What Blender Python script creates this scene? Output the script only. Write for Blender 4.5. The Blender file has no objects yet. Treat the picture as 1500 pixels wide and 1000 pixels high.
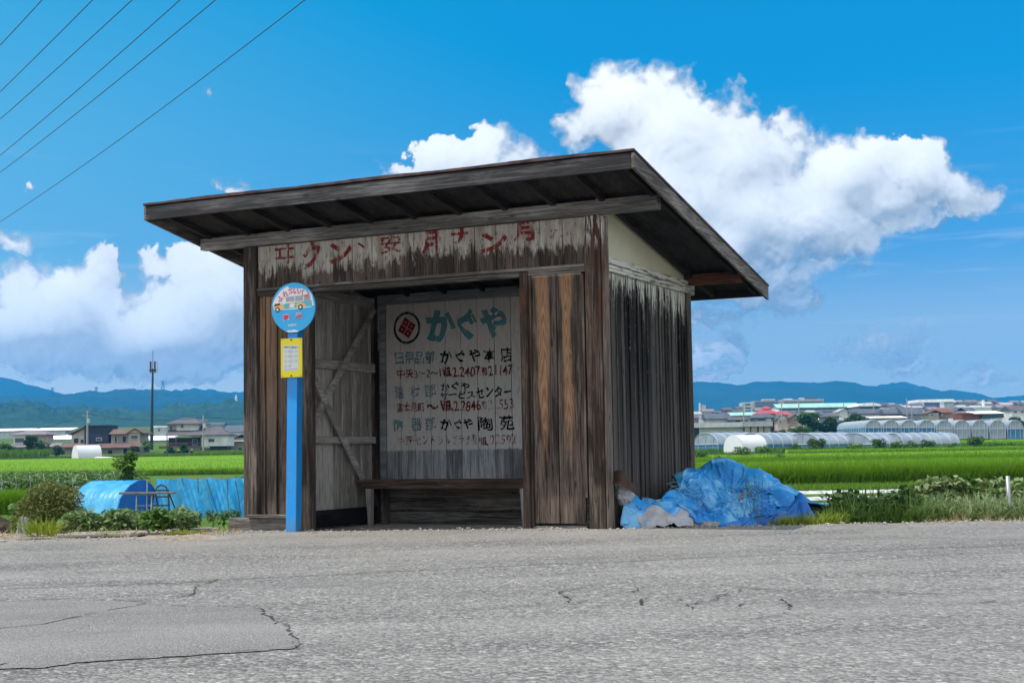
import bpy, bmesh, math, random
import numpy as np
from mathutils import Vector, Matrix, noise as mnoise
rad = math.radians
SC = bpy.context.scene
COL = SC.collection
rng = np.random.default_rng(7)
random.seed(7)
HAZE = 1.6e-4

# ------------------------------------------------------------------ camera
F_PX = 2083.0
PITCH, ROLL, CAMZ = 0.07655, -0.01668, 0.70
_f = Vector((0, math.cos(PITCH), math.sin(PITCH)))
_r0 = Vector((1, 0, 0)); _u0 = _r0.cross(_f)
CR = _r0 * math.cos(ROLL) + _u0 * math.sin(ROLL)
CU = -_r0 * math.sin(ROLL) + _u0 * math.cos(ROLL)
cam = bpy.data.cameras.new('camera')
cam.lens = 50.0; cam.sensor_width = 36.0; cam.clip_start = 0.05; cam.clip_end = 60000
camo = bpy.data.objects.new('camera', cam); COL.objects.link(camo)
m = Matrix((CR, CU, -_f)).transposed().to_4x4(); m.translation = Vector((0, 0, CAMZ))
camo.matrix_world = m
SC.camera = camo

def ray(px, py):
    v = CR * ((px - 750) / F_PX) + CU * ((500 - py) / F_PX) + _f
    return v
def at(px, py, D):
    """the point of the place seen in that direction at depth D (metres along +Y)"""
    v = ray(px, py); return Vector((0, 0, CAMZ)) + v * (D / v.y)
def horizon(px):
    return 659.8 - (px - 750) * 0.0167

_PY = [-60, 13.3, 14.2, 16, 19, 23, 30, 140, 220, 300, 500, 800, 1200, 1700, 3000, 6400]
_PZ = [-.05, -.05, -.08, -.28, -.72, -.95, -1.0, -1.0, -.3, 1.5, 7, 15, 26, 36, 46, 60]
def gz(Y): return float(np.interp(Y, _PY, _PZ))
def gpt(px, D):
    p = at(px, horizon(px), D); return Vector((p.x, p.y, gz(D)))

# ------------------------------------------------------------------ tagging
def tag(o, label=None, cat=None, group=None, kind=None):
    if label: o['label'] = label
    if cat: o['category'] = cat
    if group: o['group'] = group
    if kind: o['kind'] = kind
    return o
def thing(name, label, cat, loc=(0, 0, 0), rz=0.0, group=None):
    o = bpy.data.objects.new(name, None); COL.objects.link(o)
    o.empty_display_size = .2
    o.location = loc; o.rotation_euler = (0, 0, rz)
    return tag(o, label, cat, group)
def copy_tree(o, parent=None):
    c = o.copy(); COL.objects.link(c)
    if parent is not None: c.parent = parent
    for ch in list(o.children): copy_tree(ch, c)
    return c

# ------------------------------------------------------------------ mesh collector
class MB:
    def __init__(s): s.v = []; s.f = []; s.sm = False
    def add(s, vs, fs):
        b = len(s.v); s.v += [tuple(p) for p in vs]; s.f += [tuple(i + b for i in f) for f in fs]; return s
    def box(s, x0, x1, y0, y1, z0, z1, j=0.0):
        vs = [(x, y, z) for z in (z0, z1) for y in (y0, y1) for x in (x0, x1)]
        if j: vs = [tuple(c + random.uniform(-j, j) for c in p) for p in vs]
        return s.add(vs, [(0, 2, 3, 1), (4, 5, 7, 6), (0, 1, 5, 4), (2, 6, 7, 3), (0, 4, 6, 2), (1, 3, 7, 5)])
    def bar(s, a, b, w, h, up=(0, 0, 1)):
        a = Vector(a); b = Vector(b); d = (b - a).normalized(); up = Vector(up)
        sx = d.cross(up)
        if sx.length < 1e-4: sx = d.cross(Vector((1, 0, 0)))
        sx.normalize(); uz = sx.cross(d).normalized()
        sx *= w / 2; uz *= h / 2
        vs = [p + i * sx + k * uz for p in (a, b) for k in (-1, 1) for i in (-1, 1)]
        return s.add(vs, [(0, 1, 3, 2), (4, 6, 7, 5), (0, 4, 5, 1), (2, 3, 7, 6), (0, 2, 6, 4), (1, 5, 7, 3)])
    def tube(s, pts, r, n=8, cap=True):
        pts = [Vector(p) for p in pts]; rs = r if isinstance(r, (list, tuple)) else [r] * len(pts)
        rings = []
        for i, p in enumerate(pts):
            d = (pts[min(i + 1, len(pts) - 1)] - pts[max(i - 1, 0)]).normalized()
            a = d.cross(Vector((0, 0, 1)) if abs(d.z) < .95 else Vector((1, 0, 0))).normalized(); b = d.cross(a)
            rings.append([p + (a * math.cos(2 * math.pi * k / n) + b * math.sin(2 * math.pi * k / n)) * rs[i] for k in range(n)])
        vs = [q for rg in rings for q in rg]; fs = []
        for i in range(len(pts) - 1):
            for k in range(n):
                fs.append((i * n + k, i * n + (k + 1) % n, (i + 1) * n + (k + 1) % n, (i + 1) * n + k))
        if cap: fs += [tuple(range(n))[::-1], tuple(range((len(pts) - 1) * n, len(pts) * n))]
        return s.add(vs, fs)
    def prism(s, poly, o, ux, uy, d):
        """polygon (2-D) in plane o+ux,uy extruded by vector d"""
        o = Vector(o); ux = Vector(ux); uy = Vector(uy); d = Vector(d); n = len(poly)
        a = [o + ux * p[0] + uy * p[1] for p in poly]
        vs = a + [p + d for p in a]
        fs = [tuple(range(n))[::-1], tuple(range(n, 2 * n))] + [(i, (i + 1) % n, n + (i + 1) % n, n + i) for i in range(n)]
        return s.add(vs, fs)
    def disc(s, c, r, ux, uy, n=40):
        c = Vector(c); ux = Vector(ux); uy = Vector(uy)
        return s.add([c + (ux * math.cos(2 * math.pi * k / n) + uy * math.sin(2 * math.pi * k / n)) * r for k in range(n)], [tuple(range(n))])
    def build(s, name, mat, parent=None, smooth=False, bevel=0.0, loc=None):
        me = bpy.data.meshes.new(name); me.from_pydata(s.v, [], s.f); me.validate(); me.update()
        bm = bmesh.new(); bm.from_mesh(me); bmesh.ops.recalc_face_normals(bm, faces=bm.faces); bm.to_mesh(me); bm.free()
        return link(name, me, mat, parent, smooth, bevel, loc)
def link(name, me, mat, parent=None, smooth=False, bevel=0.0, loc=None):
    if smooth: me.polygons.foreach_set('use_smooth', [True] * len(me.polygons))
    o = bpy.data.objects.new(name, me); COL.objects.link(o)
    if mat: me.materials.append(mat)
    if parent is not None: o.parent = parent
    if loc is not None: o.location = loc
    if bevel:
        b = o.modifiers.new('bevel', 'BEVEL'); b.width = bevel; b.segments = 2; b.limit_method = 'ANGLE'; b.angle_limit = rad(40)
    return o
def np_mesh(name, V, Fq, mat, parent=None, smooth=False):
    """fast mesh from numpy: V (N,3), Fq (M,k)"""
    me = bpy.data.meshes.new(name)
    V = np.asarray(V, np.float32); Fq = np.asarray(Fq, np.int32); k = Fq.shape[1]
    me.vertices.add(len(V)); me.vertices.foreach_set('co', V.ravel())
    me.loops.add(Fq.size); me.loops.foreach_set('vertex_index', Fq.ravel())
    me.polygons.add(len(Fq)); me.polygons.foreach_set('loop_start', np.arange(0, Fq.size, k, dtype=np.int32))
    me.update(calc_edges=True); me.validate()
    return link(name, me, mat, parent, smooth)

# ------------------------------------------------------------------ node helper
class NB:
    def __init__(s, tree): s.t = tree; s.n = tree.nodes; s.l = tree.links
    def node(s, typ, **kw):
        n = s.n.new(typ)
        for k, v in kw.items(): setattr(n, k, v)
        return n
    def set(s, sock, v):
        if hasattr(v, 'is_output') or hasattr(v, 'links'): s.l.new(v, sock)
        else: sock.default_value = v
    def m(s, op, *a, clamp=False):
        n = s.node('ShaderNodeMath', operation=op); n.use_clamp = clamp
        for i, v in enumerate(a): s.set(n.inputs[i], v)
        return n.outputs[0]
    def vm(s, op, *a):
        n = s.node('ShaderNodeVectorMath', operation=op)
        for i, v in enumerate(a):
            if op == 'SCALE' and i == 1: s.set(n.inputs['Scale'], v)
            else: s.set(n.inputs[i], v)
        return n.outputs['Value'] if op in ('LENGTH', 'DOT_PRODUCT', 'DISTANCE') else n.outputs[0]
    def xyz(s, x, y, z):
        n = s.node('ShaderNodeCombineXYZ')
        for i, v in enumerate((x, y, z)): s.set(n.inputs[i], v)
        return n.outputs[0]
    def sep(s, v):
        n = s.node('ShaderNodeSeparateXYZ'); s.set(n.inputs[0], v); return n.outputs
    def noise(s, vec, scale=5.0, detail=3.0, rough=.5, dist=0.0, col=False):
        n = s.node('ShaderNodeTexNoise'); s.set(n.inputs['Vector'], vec)
        n.inputs['Scale'].default_value = scale; n.inputs['Detail'].default_value = detail
        n.inputs['Roughness'].default_value = rough; n.inputs['Distortion'].default_value = dist
        return n.outputs['Color'] if col else n.outputs['Fac']
    def noise2(s, vec, scale=5.0, detail=3.0, rough=.5, dist=0.0, col=False):
        o = s.noise(vec, scale, detail, rough, dist, col); o.node.noise_dimensions = '2D'; return o
    def voro(s, vec, scale=5.0, feature='F1', out='Distance', rnd=1.0, detail=0.0, rough=.5):
        n = s.node('ShaderNodeTexVoronoi', feature=feature); s.set(n.inputs['Vector'], vec)
        n.inputs['Scale'].default_value = scale; n.inputs['Randomness'].default_value = rnd
        if 'Detail' in n.inputs: n.inputs['Detail'].default_value = detail; n.inputs['Roughness'].default_value = rough
        return n.outputs[out]
    def mr(s, v, a, b, c=0.0, d=1.0, smooth=False):
        n = s.node('ShaderNodeMapRange'); n.interpolation_type = 'SMOOTHSTEP' if smooth else 'LINEAR'
        for i, q in enumerate((v, a, b, c, d)): s.set(n.inputs[i], q)
        return n.outputs[0]
    def mix(s, f, a, b, blend='MIX'):
        n = s.node('ShaderNodeMix', data_type='RGBA', blend_type=blend); n.clamp_factor = True
        s.set(n.inputs[0], f)
        for i, q in ((6, a), (7, b)):
            if isinstance(q, (tuple, list)): q = (*q[:3], 1)
            s.set(n.inputs[i], q)
        return n.outputs[2]
    def ramp(s, f, stops):
        n = s.node('ShaderNodeValToRGB'); s.set(n.inputs[0], f); e = n.color_ramp.elements
        while len(e) < len(stops): e.new(.5)
        for q, (p, c) in zip(e, stops): q.position = p; q.color = (*c, 1)
        return n.outputs[0]
    def bump(s, h, strength=.5, dist=.01):
        n = s.node('ShaderNodeBump'); s.set(n.inputs['Height'], h)
        n.inputs['Strength'].default_value = strength; n.inputs['Distance'].default_value = dist
        return n.outputs[0]
def mat(name):
    mt = bpy.data.materials.new(name); mt.use_nodes = True; nb = NB(mt.node_tree)
    b = mt.node_tree.nodes['Principled BSDF']; nb.b = b
    b.inputs['Roughness'].default_value = .8
    return mt, nb
def C(nb, v):
    nb.set(nb.b.inputs['Base Color'], (*v, 1) if isinstance(v, (tuple, list)) else v)
def objco(nb): return nb.node('ShaderNodeTexCoord').outputs['Object']
def island(nb): return nb.node('ShaderNodeNewGeometry').outputs['Random Per Island']

def plain(name, col, rough=.7, var=.15, scale=3.0, metal=0.0, spec=.3, bump=0.0):
    mt, nb = mat(name); co = objco(nb)
    n = nb.noise(co, scale, 5, .6)
    C(nb, nb.mix(nb.mr(n, .3, .7), tuple(c * (1 - var) for c in col), tuple(min(1, c * (1 + var)) for c in col)))
    nb.b.inputs['Roughness'].default_value = rough; nb.b.inputs['Metallic'].default_value = metal
    nb.b.inputs['Specular IOR Level'].default_value = spec
    if bump: nb.l.new(nb.bump(n, bump, .02), nb.b.inputs['Normal'])
    return mt

def leafmat(name, c1, c2, trans=.35, rough=.6):
    mt, nb = mat(name); r = island(nb)
    co = objco(nb); n = nb.noise(co, 1.3, 3)
    col = nb.mix(nb.m('ADD', nb.m('MULTIPLY', r, .6), nb.mr(n, .3, .7, 0, .4)), c1, c2)
    C(nb, col); nb.b.inputs['Roughness'].default_value = rough; nb.b.inputs['Specular IOR Level'].default_value = .25
    tr = nb.node('ShaderNodeBsdfTranslucent'); nb.l.new(nb.mix(.5, col, (1, 1, .3), 'MULTIPLY'), tr.inputs[0])
    mx = nb.node('ShaderNodeMixShader'); mx.inputs[0].default_value = trans
    nb.l.new(nb.b.outputs[0], mx.inputs[1]); nb.l.new(tr.outputs[0], mx.inputs[2])
    nb.l.new(mx.outputs[0], nb.n['Material Output'].inputs[0])
    return mt

def woodmat(name, dark, light, axis='z', grain=1.0, paint=None, tint=None, rough=.85, boardvar=.5, stain=None):
    """weathered boards: grain streaks along axis, colour steps from board to board.
    paint(nb, co, streak) -> (mask, colour) for what is left of old paint"""
    mt, nb = mat(name); co0 = objco(nb); r = island(nb)
    co = nb.vm('ADD', co0, nb.vm('SCALE', (7.3, 3.1, 5.7), nb.m('MULTIPLY', r, 9.0)))
    sc = {'z': (52, 52, 1.5), 'x': (1.5, 52, 52), 'y': (52, 1.5, 52)}[axis]
    st = nb.vm('MULTIPLY', co, sc)
    g1 = nb.noise(st, 1.0 * grain, 6, .65, .6)
    g2 = nb.noise(st, 3.2 * grain, 3, .6)
    big = nb.noise(nb.vm('MULTIPLY', co, {'z': (5, 5, .8), 'x': (.8, 5, 5), 'y': (5, .8, 5)}[axis]), 1.0, 4, .6)
    fac = nb.m('ADD', nb.m('ADD', nb.m('MULTIPLY', g1, .75), nb.m('MULTIPLY', big, .7)), nb.m('MULTIPLY', nb.m('SUBTRACT', r, .5), boardvar * .6))
    col = nb.mix(nb.mr(fac, .62, .84), dark, light)
    blot = nb.noise(nb.vm('MULTIPLY', co0, {'z': (9, 9, 1.6), 'x': (1.6, 9, 9), 'y': (9, 1.6, 9)}[axis]), 1, 5, .65)
    col = nb.mix(nb.mr(blot, .50, .68, 0, .62), col, tuple(c * .5 for c in dark)); col = nb.mix(nb.mr(blot, .46, .32, 0, .5), col, tuple(min(1, c * 1.35) for c in light))
    if tint:  # a second hue that runs in broad streaks
        col = nb.mix(nb.mr(nb.noise(nb.vm('MULTIPLY', co, {'z': (9, 9, .5), 'x': (.5, 9, 9), 'y': (9, .5, 9)}[axis]), 1, 3), .48, .66), col, tint)
    col = nb.mix(nb.mr(g2, .50, .64, 0, .72), col, tuple(c * .4 for c in dark))
    # knots and fine dark checks
    kn = nb.voro(nb.vm('MULTIPLY', co, {'z': (7, 7, 2.2), 'x': (2.2, 7, 7), 'y': (7, 2.2, 7)}[axis]), 1.0)
    col = nb.mix(nb.mr(kn, .05, .11, .75, 0), col, tuple(c * .35 for c in dark))
    chk = nb.mr(nb.noise(nb.vm('MULTIPLY', co, {'z': (120, 120, 2.4), 'x': (2.4, 120, 120), 'y': (120, 2.4, 120)}[axis]), 1, 2), .62, .72)
    col = nb.mix(nb.m('MULTIPLY', chk, .7), col, tuple(c * .3 for c in dark))
    if stain: col = stain(nb, co0, col, g1, r)
    h = nb.m('ADD', g1, nb.m('MULTIPLY', g2, .4))
    h = nb.m('SUBTRACT', h, nb.m('MULTIPLY', chk, .6))
    if paint:
        mk, pc = paint(nb, co0, g1, g2, r)
        col = nb.mix(mk, col, pc); h = nb.m('ADD', h, nb.m('MULTIPLY', mk, .5))
    C(nb, col); nb.b.inputs['Roughness'].default_value = rough; nb.b.inputs['Specular IOR Level'].default_value = .2
    nb.l.new(nb.bump(h, .55, .006), nb.b.inputs['Normal'])
    return mt

# ------------------------------------------------------------------ vegetation
def blades(name, P, h, w, lean, mt, parent=None, bend=.5, dirs=None):
    """P (N,3) feet; each blade a tapered, bent strip of 5 vertices"""
    P = np.asarray(P, float); N = len(P)
    h = np.broadcast_to(np.asarray(h, float), (N,)) * rng.uniform(.6, 1.15, N)
    az = rng.uniform(0, 2 * np.pi, N); ln = np.abs(rng.normal(0, lean, N))
    d = np.stack([np.cos(az), np.sin(az), np.zeros(N)], 1)
    if dirs is not None: d = d * .5 + dirs; d /= np.linalg.norm(d, axis=1)[:, None] + 1e-6
    fz = rng.uniform(0, 2 * np.pi, N); sx = np.stack([np.cos(fz), np.sin(fz), np.zeros(N)], 1)
    up = np.array([0, 0, 1.0]); hh = h[:, None]; l = ln[:, None]
    p1 = P + up * hh * .55 + d * hh * l * .35
    p2 = P + up * hh * (1 - bend * np.minimum(l, 1.2) * .5) + d * hh * l * 1.1
    ww = w * rng.uniform(.6, 1.2, N)[:, None]
    V = np.stack([P - sx * ww * .5, P + sx * ww * .5, p1 - sx * ww * .42, p1 + sx * ww * .42, p2], 1).reshape(-1, 3)
    b = np.arange(N)[:, None] * 5
    Fq = np.concatenate([b + np.array([0, 1, 3]), b + np.array([0, 3, 2]), b + np.array([2, 3, 4])], 1).reshape(-1, 3)
    return np_mesh(name, V, Fq, mt, parent)
def leaves(name, P, size, mt, parent=None, up=.4, long=1.6, droop=None):
    """P (N,3) leaf centres: each leaf a folded rhombus of 2 triangles"""
    P = np.asarray(P, float); N = len(P)
    a = rng.normal(size=(N, 3)); a /= np.linalg.norm(a, axis=1)[:, None]
    n = rng.normal(size=(N, 3)); n[:, 2] = np.abs(n[:, 2]) + up * 2; n /= np.linalg.norm(n, axis=1)[:, None]
    b = np.cross(n, a); b /= np.linalg.norm(b, axis=1)[:, None] + 1e-9; a = np.cross(b, n)
    s = (np.broadcast_to(np.asarray(size, float), (N,)) * rng.uniform(.55, 1.3, N))[:, None]
    V = np.stack([P - a * s * long * .5, P + b * s * .5 + n * s * .12, P + a * s * long * .5, P - b * s * .5 + n * s * .12], 1).reshape(-1, 3)
    k = np.arange(N)[:, None] * 4
    Fq = np.concatenate([k + np.array([0, 1, 2]), k + np.array([0, 2, 3])], 1).reshape(-1, 3)
    return np_mesh(name, V, Fq, mt, parent)
def blobpts(n, blobs, shell=.55):
    """points spread through a set of ellipsoids (cx,cy,cz,rx,ry,rz), more of them towards the outside"""
    w = np.array([b[3] * b[4] * b[5] for b in blobs]) ** .8; idx = rng.choice(len(blobs), n, p=w / w.sum())
    d = rng.normal(size=(n, 3)); d /= np.linalg.norm(d, axis=1)[:, None]
    r = rng.uniform(shell ** 3, 1, n) ** (1 / 3) * (1 + rng.normal(0, .06, n))
    B = np.array(blobs)[idx]
    return B[:, :3] + d * r[:, None] * B[:, 3:6]
def rndblobs(n, R, H, flat=.75, z0=.35):
    out = []
    for i in range(n):
        a = random.uniform(0, 6.28); q = random.uniform(.15, .75) * R; z = H * random.uniform(z0, .9)
        k = 1 - abs(z / H - .55) * .7
        rr = R * random.uniform(.28, .5)
        out.append((q * math.cos(a) * k, q * math.sin(a) * k, z, rr, rr, rr * flat))
    return out
# ================================================================== bus shelter
HX, HY, HYAW = -2.535, 13.41, 0.44356
W, DP = 3.64, 2.29
lx = Vector((math.cos(HYAW), -math.sin(HYAW), 0)); ly = Vector((math.sin(HYAW), math.cos(HYAW), 0)); HO = Vector((HX, HY, 0))
CAM = Vector((0, 0, CAMZ))
def hl(px, py, y):
    """hut-local (x, z) on the plane y = const seen at that direction"""
    v = ray(px, py); t = ((HO - CAM).dot(ly) + y) / v.dot(ly); q = CAM + v * t - HO
    return q.dot(lx), q.z
def hw(x, y, z): return HO + lx * x + ly * y + Vector((0, 0, z))

def text_geo(s, bold=0.0, shear=0.0):
    cu = bpy.data.curves.new('t', 'FONT'); cu.body = s; cu.size = 1; cu.offset = bold; cu.shear = shear; cu.resolution_u = 3
    o = bpy.data.objects.new('t', cu); COL.objects.link(o)
    dg = bpy.context.evaluated_depsgraph_get(); me = bpy.data.meshes.new_from_object(o.evaluated_get(dg))
    vs = [(v.co.x, v.co.y) for v in me.vertices]; fs = [tuple(p.vertices) for p in me.polygons]
    bpy.data.objects.remove(o); bpy.data.curves.remove(cu); bpy.data.meshes.remove(me)
    return vs, fs
def put_text(mb, s, x0, x1, z0, z1, o, ux, uz, bold=0.012, wob=0.0, rise=0.0):
    vs, fs = text_geo(s, bold)
    if not vs: return
    a = min(v[0] for v in vs); b = max(v[0] for v in vs); c = min(v[1] for v in vs); d = max(v[1] for v in vs)
    if d - c < .25 * (b - a) / max(len(s), 1): c -= .3; d += .3
    o = Vector(o); ux = Vector(ux); uz = Vector(uz); out = []
    for (x, y) in vs:
        u = (x - a) / (b - a); w = (y - c) / (d - c)
        X = x0 + (x1 - x0) * u; Z = z0 + (z1 - z0) * w + rise * u
        if wob: Z += wob * math.sin(u * 9 + len(s)); X += wob * math.sin(w * 5 + u * 7)
        out.append(o + ux * X + uz * Z)
    mb.add(out, fs)

# ---- materials
def pnt_header(nb, co, g1, g2, r):
    s = nb.sep(co); x, z = s[0], s[2]
    st = nb.noise(nb.vm('MULTIPLY', co, (24, 24, 5.0)), 1, 6, .72, .4)
    lo = nb.noise(nb.vm('MULTIPLY', co, (3.2, 3, 3)), 1, 3)
    e = nb.m('ADD', nb.m('ADD', nb.m('SUBTRACT', z, 2.425), nb.m('MULTIPLY', nb.m('SUBTRACT', st, .5), .62)), nb.m('MULTIPLY', nb.m('SUBTRACT', lo, .5), .3))
    e = nb.m('ADD', e, nb.m('MULTIPLY', nb.m('SUBTRACT', r, .5), .10))
    mk = nb.mr(e, -.03, .05)
    fl = nb.mr(nb.noise(nb.vm('MULTIPLY', co, (60, 60, 14)), 1, 4, .7), .57, .64, 1, .25)
    pc = nb.mix(nb.noise(nb.vm('MULTIPLY', co, (14, 14, 3)), 1, 4), (.25, .22, .185), (.56, .53, .48))
    pc = nb.mix(nb.mr(nb.noise(nb.vm('MULTIPLY', co, (11, 11, 1.6)), 1, 5, .65), .48, .66, 0, .75), pc, (.17, .115, .08))
    return nb.m('MULTIPLY', mk, fl), pc
def pnt_side(nb, co, g1, g2, r):
    s = nb.sep(co); y, z = s[1], s[2]
    st = nb.noise(nb.vm('MULTIPLY', co, (24, 24, 1.0)), 1, 6, .75, .3)
    st2 = nb.noise(nb.vm('MULTIPLY', co, (80, 80, 9)), 1, 5, .75)
    th = nb.mr(y, .1, 2.2, 2.20, 1.99)
    e = nb.m('ADD', nb.m('SUBTRACT', z, th), nb.m('ADD', nb.m('MULTIPLY', nb.m('SUBTRACT', st, .5), 1.35), nb.m('MULTIPLY', nb.m('SUBTRACT', st2, .5), .9)))
    fl = nb.m('MULTIPLY', nb.mr(nb.noise(nb.vm('MULTIPLY', co, (48, 48, 11)), 1, 5, .75), .63, .68), nb.mr(z, .9, 2.0, 0, .8))
    return nb.m('MAXIMUM', fl, nb.m('MULTIPLY', nb.mr(e, -.02, .07), .95)), nb.mix(st2, (.50, .49, .43), (.76, .75, .68))
def pnt_inside(nb, co, g1, g2, r):
    s = nb.sep(co); z = s[2]
    st = nb.noise(nb.vm('MULTIPLY', co, (30, 30, 2.2)), 1, 5, .7)
    e = nb.m('ADD', nb.m('SUBTRACT', z, .72), nb.m('MULTIPLY', nb.m('SUBTRACT', st, .5), .05))
    mk = nb.m('MULTIPLY', nb.mr(e, -.01, .01), nb.mr(nb.noise(nb.vm('MULTIPLY', co, (40, 40, 9)), 1, 5, .75), .52, .68, .93, .45))
    return mk, nb.mix(nb.noise(nb.vm('MULTIPLY', co, (3, 3, 2)), 1, 4), (.64, .61, .59), (.80, .77, .75))
def stain_panel(nb, co, col, g1, r):
    """bare orange heartwood in the middle of each board, gone grey low down and black at the board edges"""
    s = nb.sep(co); x, z = s[0], s[2]
    # rings that rise in pointed arches
    cx = nb.m('SUBTRACT', nb.m('FRACT', nb.m('DIVIDE', nb.m('SUBTRACT', x, 2.985), .2365)), .42)
    wob = nb.noise(nb.vm('MULTIPLY', co, (7, 7, 1.1)), 1, 4)
    cxn = nb.m('ADD', cx, nb.m('MULTIPLY', nb.m('SUBTRACT', wob, .5), .5))
    ringc = nb.m('ADD', nb.m('MULTIPLY', nb.m('MULTIPLY', cxn, cxn), 26), nb.m('ADD', nb.m('MULTIPLY', z, 2.2), nb.m('MULTIPLY', nb.noise(nb.vm('MULTIPLY', co, (14, 14, 1.5)), 1, 3), 1.6)))
    rings = nb.m('PINGPONG', nb.m('MULTIPLY', ringc, 2.3), .5)
    org = nb.mix(nb.m('MULTIPLY', rings, 2.0), (.17, .088, .046), (.32, .19, .11))
    org = nb.mix(nb.mr(g1, .5, .75, 0, .6), org, (.16, .075, .035))
    half = nb.m('ADD', nb.mr(z, .75, 2.1, .17, .30), nb.m('ADD', nb.m('MULTIPLY', nb.m('SUBTRACT', r, .5), .12), nb.m('MULTIPLY', nb.m('SUBTRACT', nb.noise(nb.vm('MULTIPLY', co, (9, 9, 3.5)), 1, 4), .5), .30)))
    inb = nb.mr(nb.m('ABSOLUTE', cxn), half, nb.m('SUBTRACT', half, .1))
    hgt = nb.mr(nb.m('ADD', z, nb.m('MULTIPLY', nb.m('SUBTRACT', g1, .5), 1.0)), .55, 1.0)
    col = nb.mix(nb.m('MULTIPLY', inb, hgt), col, org)
    return nb.mix(nb.mr(z, 2.2, 2.17, .45, 0), col, (.6, .57, .5))
def stain_left(nb, co, col, g1, r):
    s = nb.sep(co); x, z = s[0], s[2]
    f = nb.m('MULTIPLY', nb.mr(nb.m('ADD', z, nb.m('MULTIPLY', nb.m('SUBTRACT', g1, .5), 1.4)), .8, 1.8), nb.mr(x, .46, .33))
    return nb.mix(f, col, nb.mix(nb.mr(g1, .4, .7), (.12, .07, .04), (.36, .22, .13)))
def stain_post(nb, co, col, g1, r):
    n = nb.noise(nb.vm('MULTIPLY', co, (30, 30, 3)), 1, 4, .7)
    z = nb.sep(co)[2]
    col = nb.mix(nb.m('MULTIPLY', nb.mr(n, .5, .6), nb.mr(z, .9, 2.2)), col, (.105, .042, .026))
    return nb.mix(nb.m('MULTIPLY', nb.mr(n, .5, .43), nb.mr(nb.m('ADD', z, nb.m('MULTIPLY', n, .6)), 2.62, 2.75)), col, (.5, .48, .45))

M = {}
M['grey'] = woodmat('weathered grey timber', (.105, .092, .082), (.40, .37, .34), 'x', stain=None)
M['greyz'] = woodmat('weathered grey post timber', (.045, .035, .029), (.225, .18, .15), 'z')
M['cpost'] = woodmat('corner post timber', (.040, .028, .021), (.22, .17, .135), 'z', stain=stain_post)
M['beam'] = woodmat('beam timber', (.12, .115, .11), (.36, .345, .33), 'x', boardvar=.2)
M['purlin'] = woodmat('red brown purlin timber', (.10, .045, .028), (.24, .115, .075), 'x')
M['header'] = woodmat('header boards', (.035, .026, .022), (.135, .10, .085), 'z', paint=pnt_header)
def stain_side(nb, co, col, g1, r):
    z = nb.sep(co)[2]; f = nb.mr(nb.m('ADD', z, nb.m('MULTIPLY', nb.m('SUBTRACT', g1, .5), 1.2)), 1.5, .2, 0, .6)
    return nb.mix(f, col, nb.mix(nb.mr(g1, .35, .7), (.05, .043, .038), (.20, .18, .16)))
M['side'] = woodmat('black brown wall boards', (.011, .0095, .0088), (.08, .069, .061), 'z', paint=pnt_side, boardvar=1.0, stain=stain_side)
M['sidetop'] = woodmat('flaking white top plate', (.06, .052, .046), (.2, .18, .16), 'y', paint=lambda nb, co, g1, g2, r: (nb.mr(nb.noise(nb.vm('MULTIPLY', co, (34, 3.2, 34)), 1, 7, .78), .42, .50), (.62, .61, .55)))
M['inside'] = woodmat('interior boards', (.36, .335, .31), (.76, .73, .69), 'z', boardvar=.6)
M['insidew'] = woodmat('painted back boards', (.19, .195, .21), (.52, .54, .57), 'z', paint=pnt_inside)
M['raily'] = woodmat('interior rail timber', (.42, .40, .38), (.82, .79, .75), 'y')
M['hdrback'] = woodmat('grey blue interior header', (.24, .26, .275), (.44, .46, .48), 'x')
M['dark'] = woodmat('dark timber', (.06, .053, .048), (.26, .23, .21), 'x')
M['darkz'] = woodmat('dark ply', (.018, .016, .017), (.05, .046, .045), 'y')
M['panel'] = woodmat('orange grained boards', (.018, .013, .0105), (.15, .112, .09), 'z', stain=stain_panel)
M['left'] = woodmat('brown ribbed boards', (.018, .013, .011), (.14, .105, .085), 'z', stain=stain_left, boardvar=1.0)
M['bench'] = woodmat('bench timber', (.085, .055, .044), (.27, .20, .165), 'x')
M['fascia'] = woodmat('fascia timber', (.035, .034, .036), (.15, .145, .145), 'x', boardvar=.2)
M['barge'] = woodmat('barge board timber', (.09, .078, .07), (.27, .24, .215), 'y', boardvar=.2)
M['cream'] = plain('cream board', (.60, .585, .45), .8, .07, 2)
M['roofing'] = plain('rusty brown roofing', (.06, .036, .034), .7, .8, 5, bump=.3)
M['dirtfloor'] = plain('dusty concrete', (.50, .47, .43), .95, .25, 6)
def worn(name, col, lo=.47, hi=.6, wear=.75, rough=.75, vary=.25):
    """flaking paint: bare holes are really transparent so the boards behind show"""
    mt, nb = mat(name); co = objco(nb)
    n = nb.noise(nb.vm('MULTIPLY', co, (34, 34, 9)), 1, 6, .72)
    n2 = nb.noise(nb.vm('MULTIPLY', co, (6, 6, 5)), 1, 3)
    C(nb, nb.mix(n2, tuple(c * (1 - vary) for c in col), tuple(min(1, c * (1 + vary)) for c in col)))
    nb.b.inputs['Roughness'].default_value = rough; nb.b.inputs['Specular IOR Level'].default_value = .2
    nb.set(nb.b.inputs['Alpha'], nb.m('SUBTRACT', 1.0, nb.m('MULTIPLY', nb.mr(nb.m('ADD', n, nb.m('MULTIPLY', nb.m('SUBTRACT', n2, .5), .25)), lo, hi), wear)))
    return mt
M['teal'] = worn('teal sign paint', (.10, .30, .36), .5, .62, .6)
M['teal2'] = worn('faded teal sign paint', (.16, .31, .35), .42, .60, .8)
M['blk'] = worn('black sign paint', (.012, .012, .014), .52, .64, .6)
M['red'] = worn('dark red sign paint', (.19, .016, .016), .47, .6, .7)
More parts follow.
